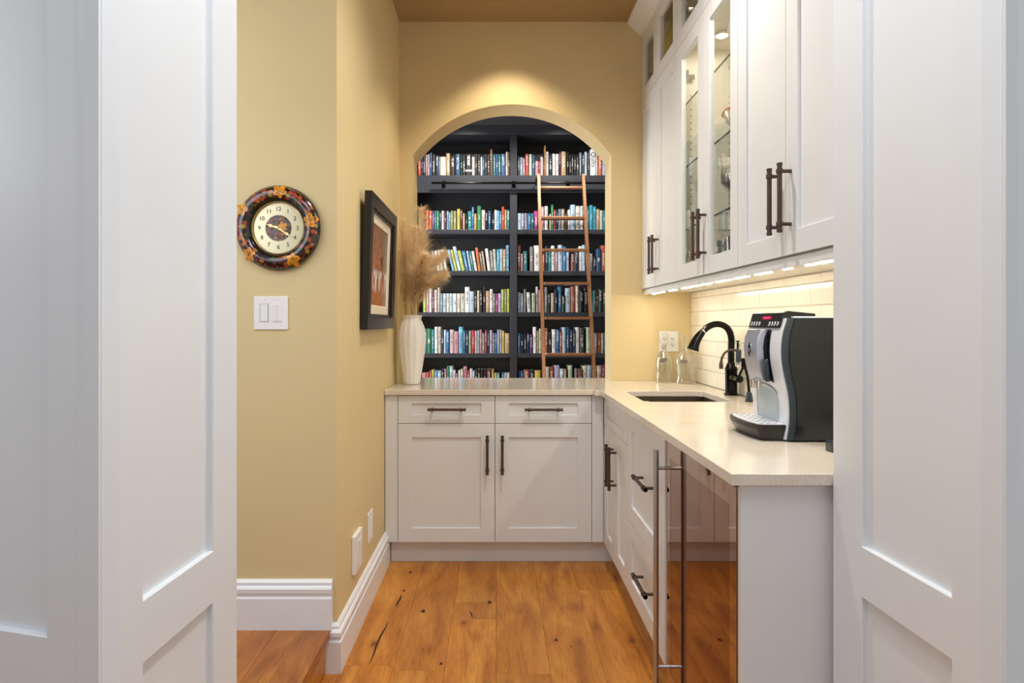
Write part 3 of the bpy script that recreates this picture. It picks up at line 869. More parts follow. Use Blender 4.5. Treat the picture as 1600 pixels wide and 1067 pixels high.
# ------------------------------------------------------------------ bookcase
SH = [2.679, 2.163, 1.7605, 1.359, 0.960, 0.559, 0.16]
bk = thing('bookcase', 'dark grey built-in bookcase filling the library wall beyond the arch', 'bookcase', (0.177, 6.17, 0))
BY = 6.0
part('back_panel', MB().box(-0.88, 1.235, 6.318, 6.345, 0, 3.33), 'case', bk)
for a, b2 in ((-0.88, -0.81), (0.143, 0.211), (1.165, 1.235)):
    part('upright', MB().box(a, b2, BY - 0.012, 6.317, 0.0, 3.075), 'case', bk, bevel=0.002)
for (a, b2) in ((-0.8095, 0.1425), (0.2115, 1.1645)):
    for i, z in enumerate(SH):
        part('shelf', MB().box(a, b2, BY, 6.317, z - 0.043, z), 'case', bk, bevel=0.002)
part('plinth', MB().box(-0.8095, 1.1645, BY + 0.02, BY + 0.04, 0.0, 0.116), 'case', bk)
part('ladder_board', MB().box(-0.88, 1.235, BY - 0.034, BY - 0.013, 2.515, 2.682), 'case', bk, bevel=0.002)
part('header', MB().box(-0.88, 1.235, BY - 0.03, 6.317, 3.076, 3.165), 'case', bk, bevel=0.002)
part('cornice', MB().sweep([(-0.88, BY - 0.02), (1.235, BY - 0.02)], [(0, 3.166), (0.012, 3.166), (0.02, 3.185), (0.03, 3.20), (0.06, 3.25), (0.075, 3.255), (0.075, 3.335), (0, 3.335)]), 'case', bk, smooth=30)
rail = part('ladder_rail', MB().tube([(-0.61, 5.90, 2.592), (1.235, 5.90, 2.592)], 0.011, 14), 'blackmetal', bk, smooth=True, label='dark metal rail for the library ladder')
for x in (-0.5, 0.177, 0.70, 1.18):
    part('rail_bracket', MB().tube([(x, 5.90, 2.592), (x, 5.964, 2.592)], 0.008, 10).box(x - 0.018, x + 0.018, 5.960, 5.9655, 2.56, 2.624), 'blackmetal', rail, smooth=True)

# ladder
LZ = lambda k: 2.515 - 0.305 * k
LD = lambda k: 5.75 - 0.108 * k
ld = thing('library_ladder', 'slim copper-brown library ladder leaning against the right bay of the bookcase', 'ladder', (0.615, 4.9, 0))
d = V((0, -0.108, -0.305)).normalized(); nn = V((0, -0.305, 0.108)).normalized()
for x in (0.405, 0.823):
    top = V((x, LD(-0.38), LZ(-0.38))); bot = V((x, LD(8.22), LZ(8.22)))
    L = (bot - top).length
    mb = MB()
    prof = [(-0.0125, -0.028), (0.0125, -0.028), (0.0145, -0.018), (0.0145, 0.018), (0.0125, 0.028), (-0.0125, 0.028), (-0.0145, 0.018), (-0.0145, -0.018)]
    mb.prism(prof, lambda p, t: top + d * t + XP * p[0] + nn * p[1], 0.0, L)
    mb.prism(prof, lambda p, t: top - d * t + XP * p[0] * 0.7 + nn * p[1] * 0.75, 0.0, 0.014)
    part('side_rail', mb, 'copper', ld, smooth=35)
part('top_bar', MB().tube([(0.419, LD(0), LZ(0)), (0.809, LD(0), LZ(0))], 0.0135, 16), 'copper', ld, smooth=True)
for k in range(1, 8):
    mb = MB().box(0.4205, 0.8075, LD(k) - 0.048, LD(k) + 0.048, LZ(k) - 0.011, LZ(k) + 0.011)
    tr = part('tread', mb, 'copper', ld, bevel=0.003)
    mb = MB()
    mb.tube([(0.4205, LD(k) - 0.05, LZ(k) + 0.0), (0.429, LD(k) - 0.05, LZ(k) + 0.0)], 0.012, 10)
    part('bolt_cap', mb, 'chrome', tr, smooth=True)
for x in (0.39, 0.838):
    mb = MB().tube([(x, 5.815, 2.615), (x, 5.86, 2.63), (x, 5.90, 2.622), (x, 5.922, 2.598), (x, 5.915, 2.57)], 0.007, 10)
    mb.tube([(x - 0.012, 5.818, 2.60), (x + 0.012, 5.818, 2.60)], 0.02, 14)
    part('rail_hook', mb, 'blackmetal', ld, smooth=True)
    part('wheel', MB().tube([(x - 0.012, LD(8.1), 0.035), (x + 0.012, LD(8.1), 0.035)], 0.034, 20), 'blackmetal', ld, smooth=True)
# ------------------------------------------------------------------ books
PAL = {'bl': ('black', '1B1A1E'), 'nv': ('navy', '1E3048'), 'db': ('dark blue', '24507A'), 'bu': ('blue', '2F78AE'), 'sk': ('sky blue', '6FB4D8'), 'cy': ('cyan', '2FA6C4'),
       'tl': ('teal', '1F7F86'), 'pb': ('pale blue', 'B4CBDD'), 'gb': ('grey-blue', '7F93A6'), 'lv': ('lavender', 'B9AFD2'), 'pu': ('purple', '5E3F7E'), 'mg': ('magenta', 'A8357A'),
       'pk': ('pink', 'C98A94'), 'pw': ('pinkish white', 'DCC9C6'), 'rd': ('red', 'B5292F'), 'mr': ('maroon', '5A2028'), 'rs': ('rust', 'A55A3C'), 'og': ('orange', 'D0702A'),
       'or': ('orange-red', 'C2482A'), 'tn': ('tan', 'BC9A6C'), 'gd': ('gold', 'C79A3A'), 'yl': ('yellow', 'E0CB3A'), 'lm': ('lime green', 'B5C63E'), 'ol': ('olive', '9C9A5E'),
       'gn': ('green', '2F8A5A'), 'dg': ('dark green', '2C4A38'), 'pg': ('pale green', 'B8CDA8'), 'wh': ('white', 'E6E6E4'), 'cr': ('cream', 'E0D6BE'), 'iv': ('ivory', 'D3CFC0'),
       'gy': ('grey', '86847F'), 'dk': ('dark grey', '3B3836'), 'br': ('brown', '6A4A34'), 'dr': ('dark brown', '33231F'), 'bg': ('beige', 'C9B898')}
# colour, left, right, height in the measuring frame of each row; 'l' adds a lean in degrees
ROWS = [
 ('L', 0, 640, .2062, 560, 'or 65 88 168,nv 88 103 165,bl 103 122 160,pk 122 138 165,pw 138 152 170,db 152 172 180,dr 173 195 168,nv 195 222 160,gb 222 233 150,cr 233 277 148,tn 278 308 176,dr 309 345 148,db 346 385 170,dg 386 402 165,dk 403 424 165,bl 424 472 168,pw 473 495 148,dk 496 516 170,dk 517 537 168,wh 538 553 148,db 554 568 148,dk 569 588 170,dk 589 608 170,br 609 632 205,tl 633 652 170,db 653 672 170,tl 673 690 168,db 691 728 170,cr 729 744 185,br 745 759 185'),
 ('L', 1, 640, .2062, 963, 'gy 70 95 140,og 125 148 146,or 149 172 145,pu 173 190 140,tl 190 205 142,gn 206 225 142,nv 226 242 130,pw 243 262 142,mr 263 280 138,sk 281 296 142,gb 297 312 130,ol 313 330 142,ol 333 355 140,yl 361 383 155,mr 384 402 150,tn 403 420 123,bl 425 440 118,tl 441 470 140,bu 471 488 172,gd 489 508 120,gn 512 542 178,pw 546 572 148,bl 573 592 132,db 593 617 142,bl 623 642 120,wh 643 660 148,sk 661 680 142,bu 681 697 140,or 698 718 173,gd 720 735 150,tl 736 759 148'),
 ('L', 2, 640, .2249, 237, 'gy 165 185 140 l6,cr 190 212 140 l8,bg 215 238 145 l9,iv 244 262 150 l10,sk 295 312 150 l13,yl 316 332 150 l13,pb 336 358 172 l13,lm 362 385 142 l13,bu 390 412 140 l12,pb 416 430 140 l10,tl 433 449 138 l10,iv 452 470 138 l10,og 476 495 162 l8,gy 498 512 130 l8,tn 515 530 138 l8,wh 540 562 155 l7,gy 564 584 142 l4,iv 585 603 150 l3,cy 605 625 150,pb 626 646 152,tn 648 668 150,sk 670 692 178'),
 ('L', 3, 640, .2249, 522, 'lm 95 116 150,pk 118 137 160,wh 138 155 165,mr 156 172 150,pw 173 193 155,bg 195 212 172,gb 213 232 130,pb 233 255 130,cr 256 278 130,pb 279 302 130,wh 303 327 130,cr 330 353 130,iv 355 383 130,wh 384 417 175,pb 418 448 145,bl 450 467 155,cr 468 485 150,dr 486 506 155,bl 510 527 178,tn 529 555 148,wh 557 577 160,gy 578 595 130,mg 597 615 128,lv 616 635 130,lm 637 655 158,ol 656 675 160,lm 676 695 162'),
 ('L', 4, 640, .2249, 808, 'tl 108 122 170,gn 122 150 170,tl 151 172 165,wh 175 197 183,iv 198 220 183,nv 221 238 165,wh 239 252 163,bu 253 276 155,pw 279 307 163,pk 309 340 152,sk 342 372 183,bu 373 388 158,nv 389 410 158,pg 411 427 155,rd 430 453 160,pw 454 470 155,pb 471 485 158,pk 486 503 163,gy 504 523 140,rd 524 537 160,nv 538 555 160,lv 557 575 160,gy 576 592 140,bu 593 608 140,lv 609 624 163,pb 625 640 163,yl 643 658 155,tn 661 695 140'),
 ('L', 5, 640, .2249, 1095, 'pk 86 117 148,og 119 136 150,rd 138 153 165,yl 154 172 170,sk 173 196 165,pb 197 220 163,nv 222 238 175,pk 240 257 175,gn 258 278 197,pb 279 302 197,wh 303 319 168,gy 321 338 145,wh 339 354 168,iv 356 373 175,pk 374 400 193,rd 401 417 165,wh 418 437 178,pb 438 453 165,bl 455 470 172,dr 471 492 175,dr 493 513 175,dr 514 534 175,mr 535 568 175,gd 570 587 175,lm 589 606 148,sk 607 624 148,bu 640 656 148,pb 657 676 148,cr 677 696 148'),
 ('R', 0, 790, .2062, 560, 'nv 92 107 150,gb 108 130 145,pk 131 146 140,rd 148 173 170,pg 176 199 170,db 200 221 165,pk 224 247 118,rd 249 261 115,pw 263 282 148,rd 283 292 140,gd 293 304 235,wh 306 325 188,bl 327 350 158,wh 353 375 172,wh 378 400 170,mr 403 417 188,tn 419 457 190,bl 461 478 185,bl 480 495 150,dk 497 514 146,bl 516 533 145,dk 535 555 145,gb 558 574 180,dk 577 595 165,pb 597 617 188,bl 619 637 140,wh 639 682 207,pw 683 697 188,og 699 728 178,lv 731 755 175'),
 ('R', 1, 790, .2062, 963, 'pb 90 115 123,gb 116 142 123,lv 143 165 123,bu 167 192 123,tl 193 213 123,mg 215 245 142,pk 268 292 173,wh 295 320 177,bg 332 344 118,gn 345 362 188,rd 364 380 150,nv 381 395 148,gb 397 420 155,bg 421 445 155,br 447 465 118,wh 470 490 150,pb 491 527 187,iv 529 563 178,wh 565 587 178,tl 613 633 175,cy 634 660 185,cy 661 684 175,tn 686 711 155,wh 713 733 145,tl 734 755 145,gn 756 771 145'),
 ('R', 2, 790, .2249, 237, 'br 82 105 175,pk 106 122 120,tl 123 150 138,gy 168 192 168,wh 196 235 177,rs 256 271 120,nv 273 295 172,tl 296 314 150,wh 316 340 175,pk 341 362 130,pb 364 394 180,bu 396 420 168,pb 421 440 140,rs 453 475 120,nv 476 505 150,wh 508 530 172,pb 531 553 180,gy 583 605 123,bl 608 627 100,db 629 661 153,rs 663 694 178'),
 ('R', 3, 790, .2249, 522, 'pb 82 103 138,gb 104 124 130,gy 126 142 160,wh 150 176 138 l3,pg 182 207 133,wh 211 225 177,pk 228 243 155,gy 271 291 175,bl 292 312 130,bg 314 337 133,nv 338 360 158,bu 362 388 178,dg 390 410 115,pb 414 450 167,rs 452 482 178,cr 484 508 182,bl 511 540 150,dr 541 571 165,tl 605 625 150,mr 626 643 155,dg 645 670 160,dk 672 704 160'),
 ('R', 4, 790, .2249, 806, 'bu 82 103 138,nv 104 124 135,bl 126 144 138,nv 146 165 138,pu 167 187 130,wh 190 213 182,tn 215 230 155,pg 231 250 170,rs 272 293 175,dr 295 318 150,wh 320 347 165,bu 349 373 165,rs 375 390 150,pb 392 417 180,db 419 443 182,nv 445 464 165,nv 465 483 160,wh 485 512 180,dk 514 545 175,pg 560 590 180,gy 614 636 140,rs 638 660 140,tn 662 680 138,cy 682 706 140'),
 ('R', 5, 790, .2249, 1095, 'db 86 104 165,bu 105 121 162,rs 123 164 170,nv 166 198 170,yl 201 243 165,bl 245 270 160,iv 281 303 190,rs 305 335 190,lv 338 375 200,pb 376 403 178,tn 404 422 175,pg 434 463 200,gy 478 498 180,br 500 534 175,cr 536 565 198,pb 566 597 200,bl 600 630 160,bg 634 665 198,mg 666 685 200,pk 686 705 200'),
]
ORD = 'zeroth first second third fourth fifth sixth seventh eighth ninth tenth eleventh twelfth thirteenth fourteenth fifteenth sixteenth seventeenth eighteenth nineteenth twentieth twenty-first twenty-second twenty-third twenty-fourth twenty-fifth twenty-sixth twenty-seventh twenty-eighth twenty-ninth thirtieth thirty-first thirty-second thirty-third'.split()
SHN = ['top', 'second', 'third', 'fourth', 'fifth', 'sixth']
def unit_book():
    """spine towards -Y, unit width and height, depth 1; rounded spine, pages inset at the top"""
    mb = MB()
    prof = [(-0.5, 0.10), (-0.46, 0.03), (-0.3, 0.0), (0.0, -0.012), (0.3, 0.0), (0.46, 0.03), (0.5, 0.10), (0.5, 1.0), (0.40, 1.0), (0.40, 0.08), (-0.40, 0.08), (-0.40, 1.0), (-0.5, 1.0)]
    n = len(prof)
    A = mb.add([(x, y, 0) for x, y in prof]); B = mb.add([(x, y, 1) for x, y in prof])
    for k in range(n):
        mb.quad(A + k, A + (k + 1) % n, B + (k + 1) % n, B + k)
    for R_ in (A, B):
        for q in ((0, 1, 11, 12), (1, 2, 10, 11)):
            pass
        mb.f.append(tuple(R_ + i for i in (12, 11, 10, 2, 1, 0))); mb.mi.append(0)
        mb.f.append(tuple(R_ + i for i in (10, 9, 4, 3, 2))); mb.mi.append(0)
        mb.f.append(tuple(R_ + i for i in (9, 8, 7, 6, 5, 4))); mb.mi.append(0)
    mb.m = 1
    mb.box(-0.40, 0.40, 0.08, 0.97, 0.012, 0.985)
    return mb.mesh('book', V((0, 0, 0)))
BOOKMESH = []
for bmz in BOOKM:
    me = unit_book()
    me.materials.append(bmz); me.materials.append(MT['pages'])
    BOOKMESH.append(me)
SD = 6.028
seen = set()
for bay, r, x0p, sc, base_, spec in ROWS:
    items = spec.split(',')
    n = len(items)
    for i, it in enumerate(items):
        q = it.split()
        col, xa, xb, hh = q[0], float(q[1]), float(q[2]), float(q[3])
        lean = float(q[4][1:]) if len(q) > 4 else 0.0
        XA = (x0p + xa * sc - 774) * SD / F; XB = (x0p + xb * sc - 774) * SD / F
        h = hh * sc * SD / F
        name, rgb = PAL[col]
        o = bpy.data.objects.new('book', BOOKMESH[(i * 7 + r * 3) % 4])
        w = XB - XA - 0.0006
        dep = min(0.24, 0.62 * h + 0.03 + 0.012 * random.random())
        jit = 0.004 + 0.012 * random.random()
        o.scale = (w, dep, h)
        z = SH[r] + 0.0006
        cx = (XA + XB) / 2
        if lean:
            a = math.radians(-lean)
            o.rotation_euler = (0, a, 0)
            z += w / 2 * math.sin(-a)
            if bay == 'L': cx += 0.002
        o.location = (cx, BY + jit, z)
        c = hx(rgb)
        k = 0.78 + 0.2 * random.random()
        g_ = 0.3 * c[0] + 0.59 * c[1] + 0.11 * c[2]
        c = [x_ * 0.88 + g_ * 0.12 for x_ in c[:3]]
        o.color = (min(1, c[0] * k), min(1, c[1] * k), min(1, c[2] * k), 1)
        COL.objects.link(o)
        if it.startswith('wh 639'):       # wide white spine with dark lettering
            o.data = unit_book(); o.data.materials.append(M('plain_white_cover', 'E8E9EA', 0.45, var=0.01)); o.data.materials.append(MT['pages'])
            tm = text_mesh('Quilts', 0.062)
            tm.materials.clear(); tm.materials.append(MT['ink'])
            tm.transform(Matrix.Diagonal((1 / w, 1 / dep, 1 / h, 1)) @ Matrix.Translation((0.0, -0.0125 * dep - 0.0012, 0.62 * h)) @ Matrix.Rotation(PI / 2, 4, 'Y') @ Matrix.Rotation(PI / 2, 4, 'X'))
            to = bpy.data.objects.new('spine_title', tm); COL.objects.link(to); to.parent = o
        if it.startswith('bl 424'):       # black spine with a white bar near its foot
            bmk = MB().box(-0.47, 0.47, -0.02, 0.03, 0.23, 0.30)
            bo = bpy.data.objects.new('spine_bar', bmk.mesh('spine_bar', V((0, 0, 0)))); bo.data.materials.append(MT['plate']); COL.objects.link(bo); bo.parent = o
        pos = n - i if bay == 'L' else i + 1
        where = 'next to' if pos == 1 else ORD[pos] + ' from'
        tag(o, '%s book %s the centre upright, %s shelf, %s bay' % (name, where, SHN[r], 'left' if bay == 'L' else 'right'), 'book', '%s shelf books, %s bay' % (SHN[r], 'left' if bay == 'L' else 'right'))
# ------------------------------------------------------------------ clock
def ring_pt(C, ang, r, n):    # clock plane faces -Y; ang clockwise from 12
    return V((C[0] + math.sin(ang) * r, C[1] - n, C[2] + math.cos(ang) * r))
CK = (-0.779, NC, 1.594)
ck = thing('wall_clock', 'round black lacquer wall clock painted with autumn leaves and berries', 'clock', (CK[0], CK[1] - 0.02, CK[2] - 0.152))
rg = part('ring', MB().lathe([(0.136, 0.0005), (0.150, 0.004), (0.1525, 0.012), (0.149, 0.020), (0.146, 0.0235)], CK, 64, YN, caps=False).lathe([(0.106, 0.031), (0.099, 0.026), (0.096, 0.016), (0.092, 0.014)], CK, 64, YN, caps=False), 'lacquer', ck, smooth=True)
part('painted_band', MB().lathe([(0.146, 0.0235), (0.140, 0.031), (0.130, 0.036), (0.120, 0.037), (0.111, 0.0345), (0.106, 0.031)], CK, 64, YN, caps=False), 'berryring', rg, smooth=True)
dl = part('dial', MB().lathe([(0.0922, 0.008), (0.0, 0.008)], CK, 48, YN, caps=False), 'dial', ck)
part('bezel', MB().lathe([(0.0955, 0.012), (0.0950, 0.018), (0.0925, 0.019), (0.0905, 0.014), (0.0905, 0.009)], CK, 48, YN, caps=False), 'gold', ck, smooth=True)
part('painted_centre', MB().lathe([(0.047, 0.0086), (0.0, 0.0086)], CK, 32, YN, caps=False), 'dialcentre', dl)
for h_ in range(1, 13):
    a = 2 * PI * h_ / 12
    P = ring_pt(CK, a, 0.0685, 0.0088)
    M4 = Matrix.Translation(P) @ Matrix.Rotation(PI / 2, 4, 'X')
    text_part('numeral', str(h_), 0.021, 'ink', dl, M4)
mk = MB()
for k in range(60):
    a = 2 * PI * k / 60
    p, q = ring_pt(CK, a, 0.082, 0.0084), ring_pt(CK, a, 0.0845, 0.0084)
    s_ = V((math.cos(a), 0, -math.sin(a))) * 0.0004
    n = mk.add([p - s_, p + s_, q + s_, q - s_]); mk.quad(n, n + 1, n + 2, n + 3)
part('minute_marks', mk, 'ink', dl, kind='stuff')
def leaf_mesh(C, ang, size, nfun, rot, lobes=5):
    mb = MB()
    outl = []
    N_ = 40
    for k in range(N_):
        t = 2 * PI * k / N_
        rr = size * (0.62 + 0.42 * abs(math.cos(2.5 * t)) ** 1.3) * (1.0 + 0.15 * math.cos(t))
        outl.append((rr * math.sin(t + rot), rr * math.cos(t + rot)))
    def at(u, v):
        x = C[0] + u; z = C[1] + v
        dx, dz = x - CK[0], z - CK[2]
        r = math.hypot(dx, dz)
        return V((x, CK[1] - nfun(r), z))
    c0 = mb.add([at(0, 0)])
    ids = [mb.add([at(*p)]) for p in outl]
    mid = [mb.add([at(p[0] * 0.5, p[1] * 0.5)]) for p in outl]
    for k in range(N_):
        k2 = (k + 1) % N_
        mb.quad(c0, mid[k], mid[k2]); mb.quad(mid[k], ids[k], ids[k2], mid[k2])
    vb = MB()
    for j in range(-2, 3):
        tt = rot + j * 2 * PI / 5
        dx, dz = math.sin(tt), math.cos(tt)
        pts = [(dx * size * s_ , dz * size * s_) for s_ in (0.0, 0.4, 0.8)]
        for (u1, v1), (u2, v2) in zip(pts[:-1], pts[1:]):
            n = vb.add([at(u1 - dz * 0.0005, v1 + dx * 0.0005) + YN * 0.0005, at(u1 + dz * 0.0005, v1 - dx * 0.0005) + YN * 0.0005, at(u2 + dz * 0.0004, v2 - dx * 0.0004) + YN * 0.0005, at(u2 - dz * 0.0004, v2 + dx * 0.0004) + YN * 0.0005])
            vb.quad(n, n + 1, n + 2, n + 3)
    return mb, vb
def band_n(r):
    pr = [(0.092, 0.014), (0.096, 0.016), (0.099, 0.026), (0.106, 0.031), (0.111, 0.0345), (0.120, 0.037), (0.130, 0.036), (0.140, 0.031), (0.146, 0.0235), (0.149, 0.02), (0.16, 0.01)]
    for (a, na), (b2, nb) in zip(pr[:-1], pr[1:]):
        if a <= r <= b2:
            return na + (nb - na) * (r - a) / (b2 - a) + 0.0012
    return 0.015
for (zx, zy, s_, rot) in ((500, 138, 0.025, 0.5), (85, 335, 0.025, -0.9), (832, 458, 0.026, 1.3), (645, 885, 0.025, 2.6), (165, 825, 0.025, -2.4)):
    px, py = 366 + zx * 0.1406, 280 + zy * 0.1406
    C = ((px - 774) * 2.19 / F, H + (505 - py) * 2.19 / F)
    mb, vb = leaf_mesh(C, 0, s_, band_n, rot)
    lf = part('painted_leaf', mb, 'leafgold', ck, smooth=True)
    part('leaf_veins', vb, 'leafvein', lf)
mb, vb = leaf_mesh((CK[0] + 0.014, CK[2] + 0.006), 0, 0.017, lambda r: 0.0092, 1.1)
part('centre_leaf', mb, 'leafgold', dl)
def clock_hand(ang, L, tail, n):
    dirv = V((math.sin(ang), 0, math.cos(ang))); sd = V((math.cos(ang), 0, -math.sin(ang)))
    C = V(CK) + YN * n
    mb = MB()
    for (a, b2, w0, w1) in ((-tail, 0.0, 0.0016, 0.0028), (0.0, L * 0.45, 0.0036, 0.0020), (L * 0.45, L * 0.62, 0.0020, 0.0058), (L * 0.62, L * 0.78, 0.0058, 0.0012), (L * 0.78, L, 0.0010, 0.0004)):
        k = mb.add([C + dirv * a - sd * w0, C + dirv * a + sd * w0, C + dirv * b2 + sd * w1, C + dirv * b2 - sd * w1])
        k2 = mb.add([p + YN * 0.0008 for p in mb.v[k:k + 4]])
        mb.quad(k2, k2 + 1, k2 + 2, k2 + 3)
        for j in range(4):
            mb.quad(k + j, k + (j + 1) % 4, k2 + (j + 1) % 4, k2 + j)
    return mb
part('hour_hand', clock_hand(math.radians(288), 0.048, 0.01, 0.0100), 'gold', ck)
part('minute_hand', clock_hand(math.radians(124), 0.062, 0.014, 0.0112), 'gold', ck)
part('hand_hub', MB().lathe([(0.004, 0.0088), (0.004, 0.0125), (0.0, 0.0135)], CK, 14, YN), 'gold', ck)

# switch plate under the clock
SX, SZ = (424 - 774) * NC / F, H + (505 - 489) * NC / F
sw = thing('switch_plate', 'white double switch plate with timer buttons below the clock', 'switch', (SX, NC, SZ - 0.06))
part('cover', MB().box(SX - 0.061, SX + 0.061, NC - 0.006, NC - 0.0003, SZ - 0.06, SZ + 0.06), 'plate', sw, bevel=0.002)
so = V((SX - 0.040, NC - 0.006, SZ - 0.033))
part('rocker_surround', MB().ring(so, XP, YN, (0, 0.033, 0, 0.067), (0.002, 0.031, 0.002, 0.065), 0, 0.001), 'greyplastic', sw)
part('rocker', MB().obox(so, XP, YN, 0.0035, 0.0295, 0.0035, 0.0635, 0, 0.0028), 'plate', sw, bevel=0.001)
so2 = V((SX + 0.006, NC - 0.006, SZ - 0.033))
part('timer_panel', MB().obox(so2, XP, YN, 0, 0.034, 0, 0.067, 0, 0.0012), 'plate', sw, bevel=0.0004)
for k in range(6):
    z = 0.012 + k * 0.0088
    part('button', MB().obox(so2, XP, YN, 0.003, 0.012, z, z + 0.0052, 0.0012, 0.0024), 'plate', sw)
    part('indicator_mark', MB().obox(so2, XP, YN, 0.014, 0.0235, z + 0.0015, z + 0.0035, 0.0012, 0.0014), 'greyplastic', sw)
part('label_strip', MB().obox(so2, XP, YN, 0.002, 0.032, 0.001, 0.005, 0.0012, 0.0014), 'greyplastic', sw)
for dx in (-0.0235, 0.0225):
    for dz in (-0.052, 0.049):
        part('screw', MB().lathe([(0.003, 0.006), (0.003, 0.0072), (0.0, 0.0076)], (SX + dx, NC, SZ + dz), 10, YN), 'plate', sw, smooth=True)

# low wall plates on the left wall
def wall_plate(label, y0, y1, z0, z1, th_):
    t = thing('wall_plate', label, 'wall plate', (LW, (y0 + y1) / 2, z0), group='white plates low on the yellow wall')
    part('cover', MB().box(LW + 0.0004, LW + th_, y0, y1, z0, z1), 'plate', t, bevel=0.0025)
    part('insert', MB().box(LW + th_, LW + th_ + 0.0025, y0 + 0.03, y1 - 0.03, z0 + 0.03, z1 - 0.03), 'plate', t, bevel=0.001)
    for z in (z0 + 0.013, z1 - 0.013):
        part('screw', MB().lathe([(0.003, 0), (0.003, 0.001), (0, 0.0015)], (LW + th_, (y0 + y1) / 2, z), 10, XP), 'greyplastic', t)
wall_plate('thick white wall plate nearer the viewer, low on the yellow wall', 2.455, 2.585, 0.25, 0.402, 0.016)
wall_plate('smaller white outlet plate nearer the cabinet, low on the yellow wall', 2.757, 2.85, 0.267, 0.400, 0.007)

# ------------------------------------------------------------------ framed picture, leaning out at the top
pc = thing('framed_picture', 'black framed painting of a street market with cream mat on the yellow wall', 'picture', (LW + 0.03, 2.93, 1.226))
PH, PW = 0.587, 0.66
lean = 0.020 / PH
VN = V((lean, 0, 1)).normalized()
PO = V((LW + 0.002, 3.26, 1.226))
NPX = V((1, 0, -lean)).normalized()
def pbox(u0, u1, v0, v1, n0, n1): return MB().obox(PO, YN, NPX, u0, u1, v0, v1, n0, n1, V=VN)
fw = 0.058
frm = part('frame', MB().ring(PO, YN, NPX, (0, PW, 0, PH), (fw, PW - fw, fw, PH - fw), 0.001, 0.032, V=VN, chamfer=0.004), 'frame', pc)
part('inner_lip', MB().ring(PO, YN, NPX, (fw, PW - fw, fw, PH - fw), (fw + 0.011, PW - fw - 0.011, fw + 0.011, PH - fw - 0.011), 0.001, 0.022, V=VN), 'frame', frm)
part('mat', MB().ring(PO, YN, NPX, (fw + 0.011, PW - fw - 0.011, fw + 0.011, PH - fw - 0.011), (fw + 0.065, PW - fw - 0.058, fw + 0.052, PH - fw - 0.052), 0.001, 0.012, V=VN, chamfer=0.003), 'mat', pc)
part('canvas', pbox(fw + 0.06, PW - fw - 0.053, fw + 0.047, PH - fw - 0.047, 0.001, 0.008), 'painting', pc)

# ------------------------------------------------------------------ vase with pampas
VX, VY = -0.4706, 3.48
SEG = 42
vp = [(0.040, 0.0005), (0.046, 0.004), (0.052, 0.04), (0.063, 0.11), (0.074, 0.18), (0.0800, 0.245), (0.0785, 0.285), (0.0715, 0.322), (0.060, 0.350), (0.0535, 0.362), (0.0535, 0.370), (0.0585, 0.384), (0.0600, 0.388), (0.055, 0.387), (0.050, 0.370), (0.052, 0.35), (0.066, 0.30), (0.070, 0.24), (0.055, 0.1), (0.04, 0.012), (0.0, 0.010)]
def vrad(k, h):
    d_ = abs((k % 3) - 0) if k % 3 < 2 else 1
    return (1.0 if k % 3 == 0 else 0.963) if h < 0.36 else (1.0 if k % 3 == 0 else 0.985)
solo('vase', MB().lathe(vp, (VX, VY, CT), SEG, Z, vrad, caps=True), 'ceramic', 'tall white fluted ceramic vase at the left end of the worktop', 'vase', smooth=12)
def plume(label, pts, start, length, n, seed, droop=0.5, w=0.0011):
    """pts: stem control points (world); feathers from parameter start to the tip"""
    rnd = random.Random(seed)
    P = [V(p) for p in pts]
    def cr(t):
        k = t * (len(P) - 1); i = min(int(k), len(P) - 2); f = k - i
        p0 = P[max(i - 1, 0)]; p1 = P[i]; p2 = P[i + 1]; p3 = P[min(i + 2, len(P) - 1)]
        return 0.5 * ((2 * p1) + (p2 - p0) * f + (2 * p0 - 5 * p1 + 4 * p2 - p3) * f * f + (3 * p1 - p0 - 3 * p2 + p3) * f ** 3)
    t = thing('pampas_stem', label, 'dried grass', tuple(P[0]), group='dried pampas stems in the white vase')
    stem = [cr(k / 16) for k in range(17)]
    part('stalk', MB().tube(stem, [0.0026 - 0.0016 * k / 16 for k in range(17)], 6), 'stalk', t, smooth=True)
    mb = MB()
    for i in range(int(n * 1.5)):
        u = start + (1 - start) * rnd.random() ** 0.9
        p = cr(u); tg = (cr(min(u + 0.02, 1)) - cr(max(u - 0.02, 0))).normalized()
        rv = V((rnd.gauss(0, 1), rnd.gauss(0, 1), rnd.gauss(0, 1)))
        side = (rv - tg * rv.dot(tg)).normalized()
        k = (u - start) / (1 - start)
        L = length * (0.45 + 0.55 * rnd.random()) * (0.55 + 0.9 * k * (1 - k) * 2) * (1.05 - 0.25 * k)
        d_ = (tg * (0.35 + 0.75 * rnd.random()) + side * (0.55 + 0.75 * rnd.random())).normalized()
        wv = d_.cross(side)
        if wv.length < 1e-3: wv = V((1, 0, 0))
        wv.normalize()
        q = p.copy(); prevL = None
        ns = 4
        for j in range(ns + 1):
            ww = w * (1 - j / (ns + 0.6))
            a_ = mb.add([q - wv * ww, q + wv * ww])
            if prevL is not None: mb.quad(prevL, prevL + 1, a_ + 1, a_)
            prevL = a_
            d_ = (d_ + V((0, 0, -1)) * droop * 0.12 + side * 0.05).normalized()
            q = q + d_ * (L / ns)
            q.x = max(q.x, LW + 0.004)
            if q.y > BW - 0.006 and not (aL + 0.01 < q.x < aR): q.y = BW - 0.006
    o = part('plume', mb, 'pampas', t, kind='stuff')
    return t
def pp(x, y, D): return ((x - 774) * D / F, D, H + (505 - y) * D / F)
b0 = (VX, VY, CT + 0.02)
def stem_pts(dx, dy, *rest): return [(VX + dx * 0.4, VY + dy * 0.4, CT + 0.03), (VX + dx, VY + dy, CT + 0.375)] + list(rest)
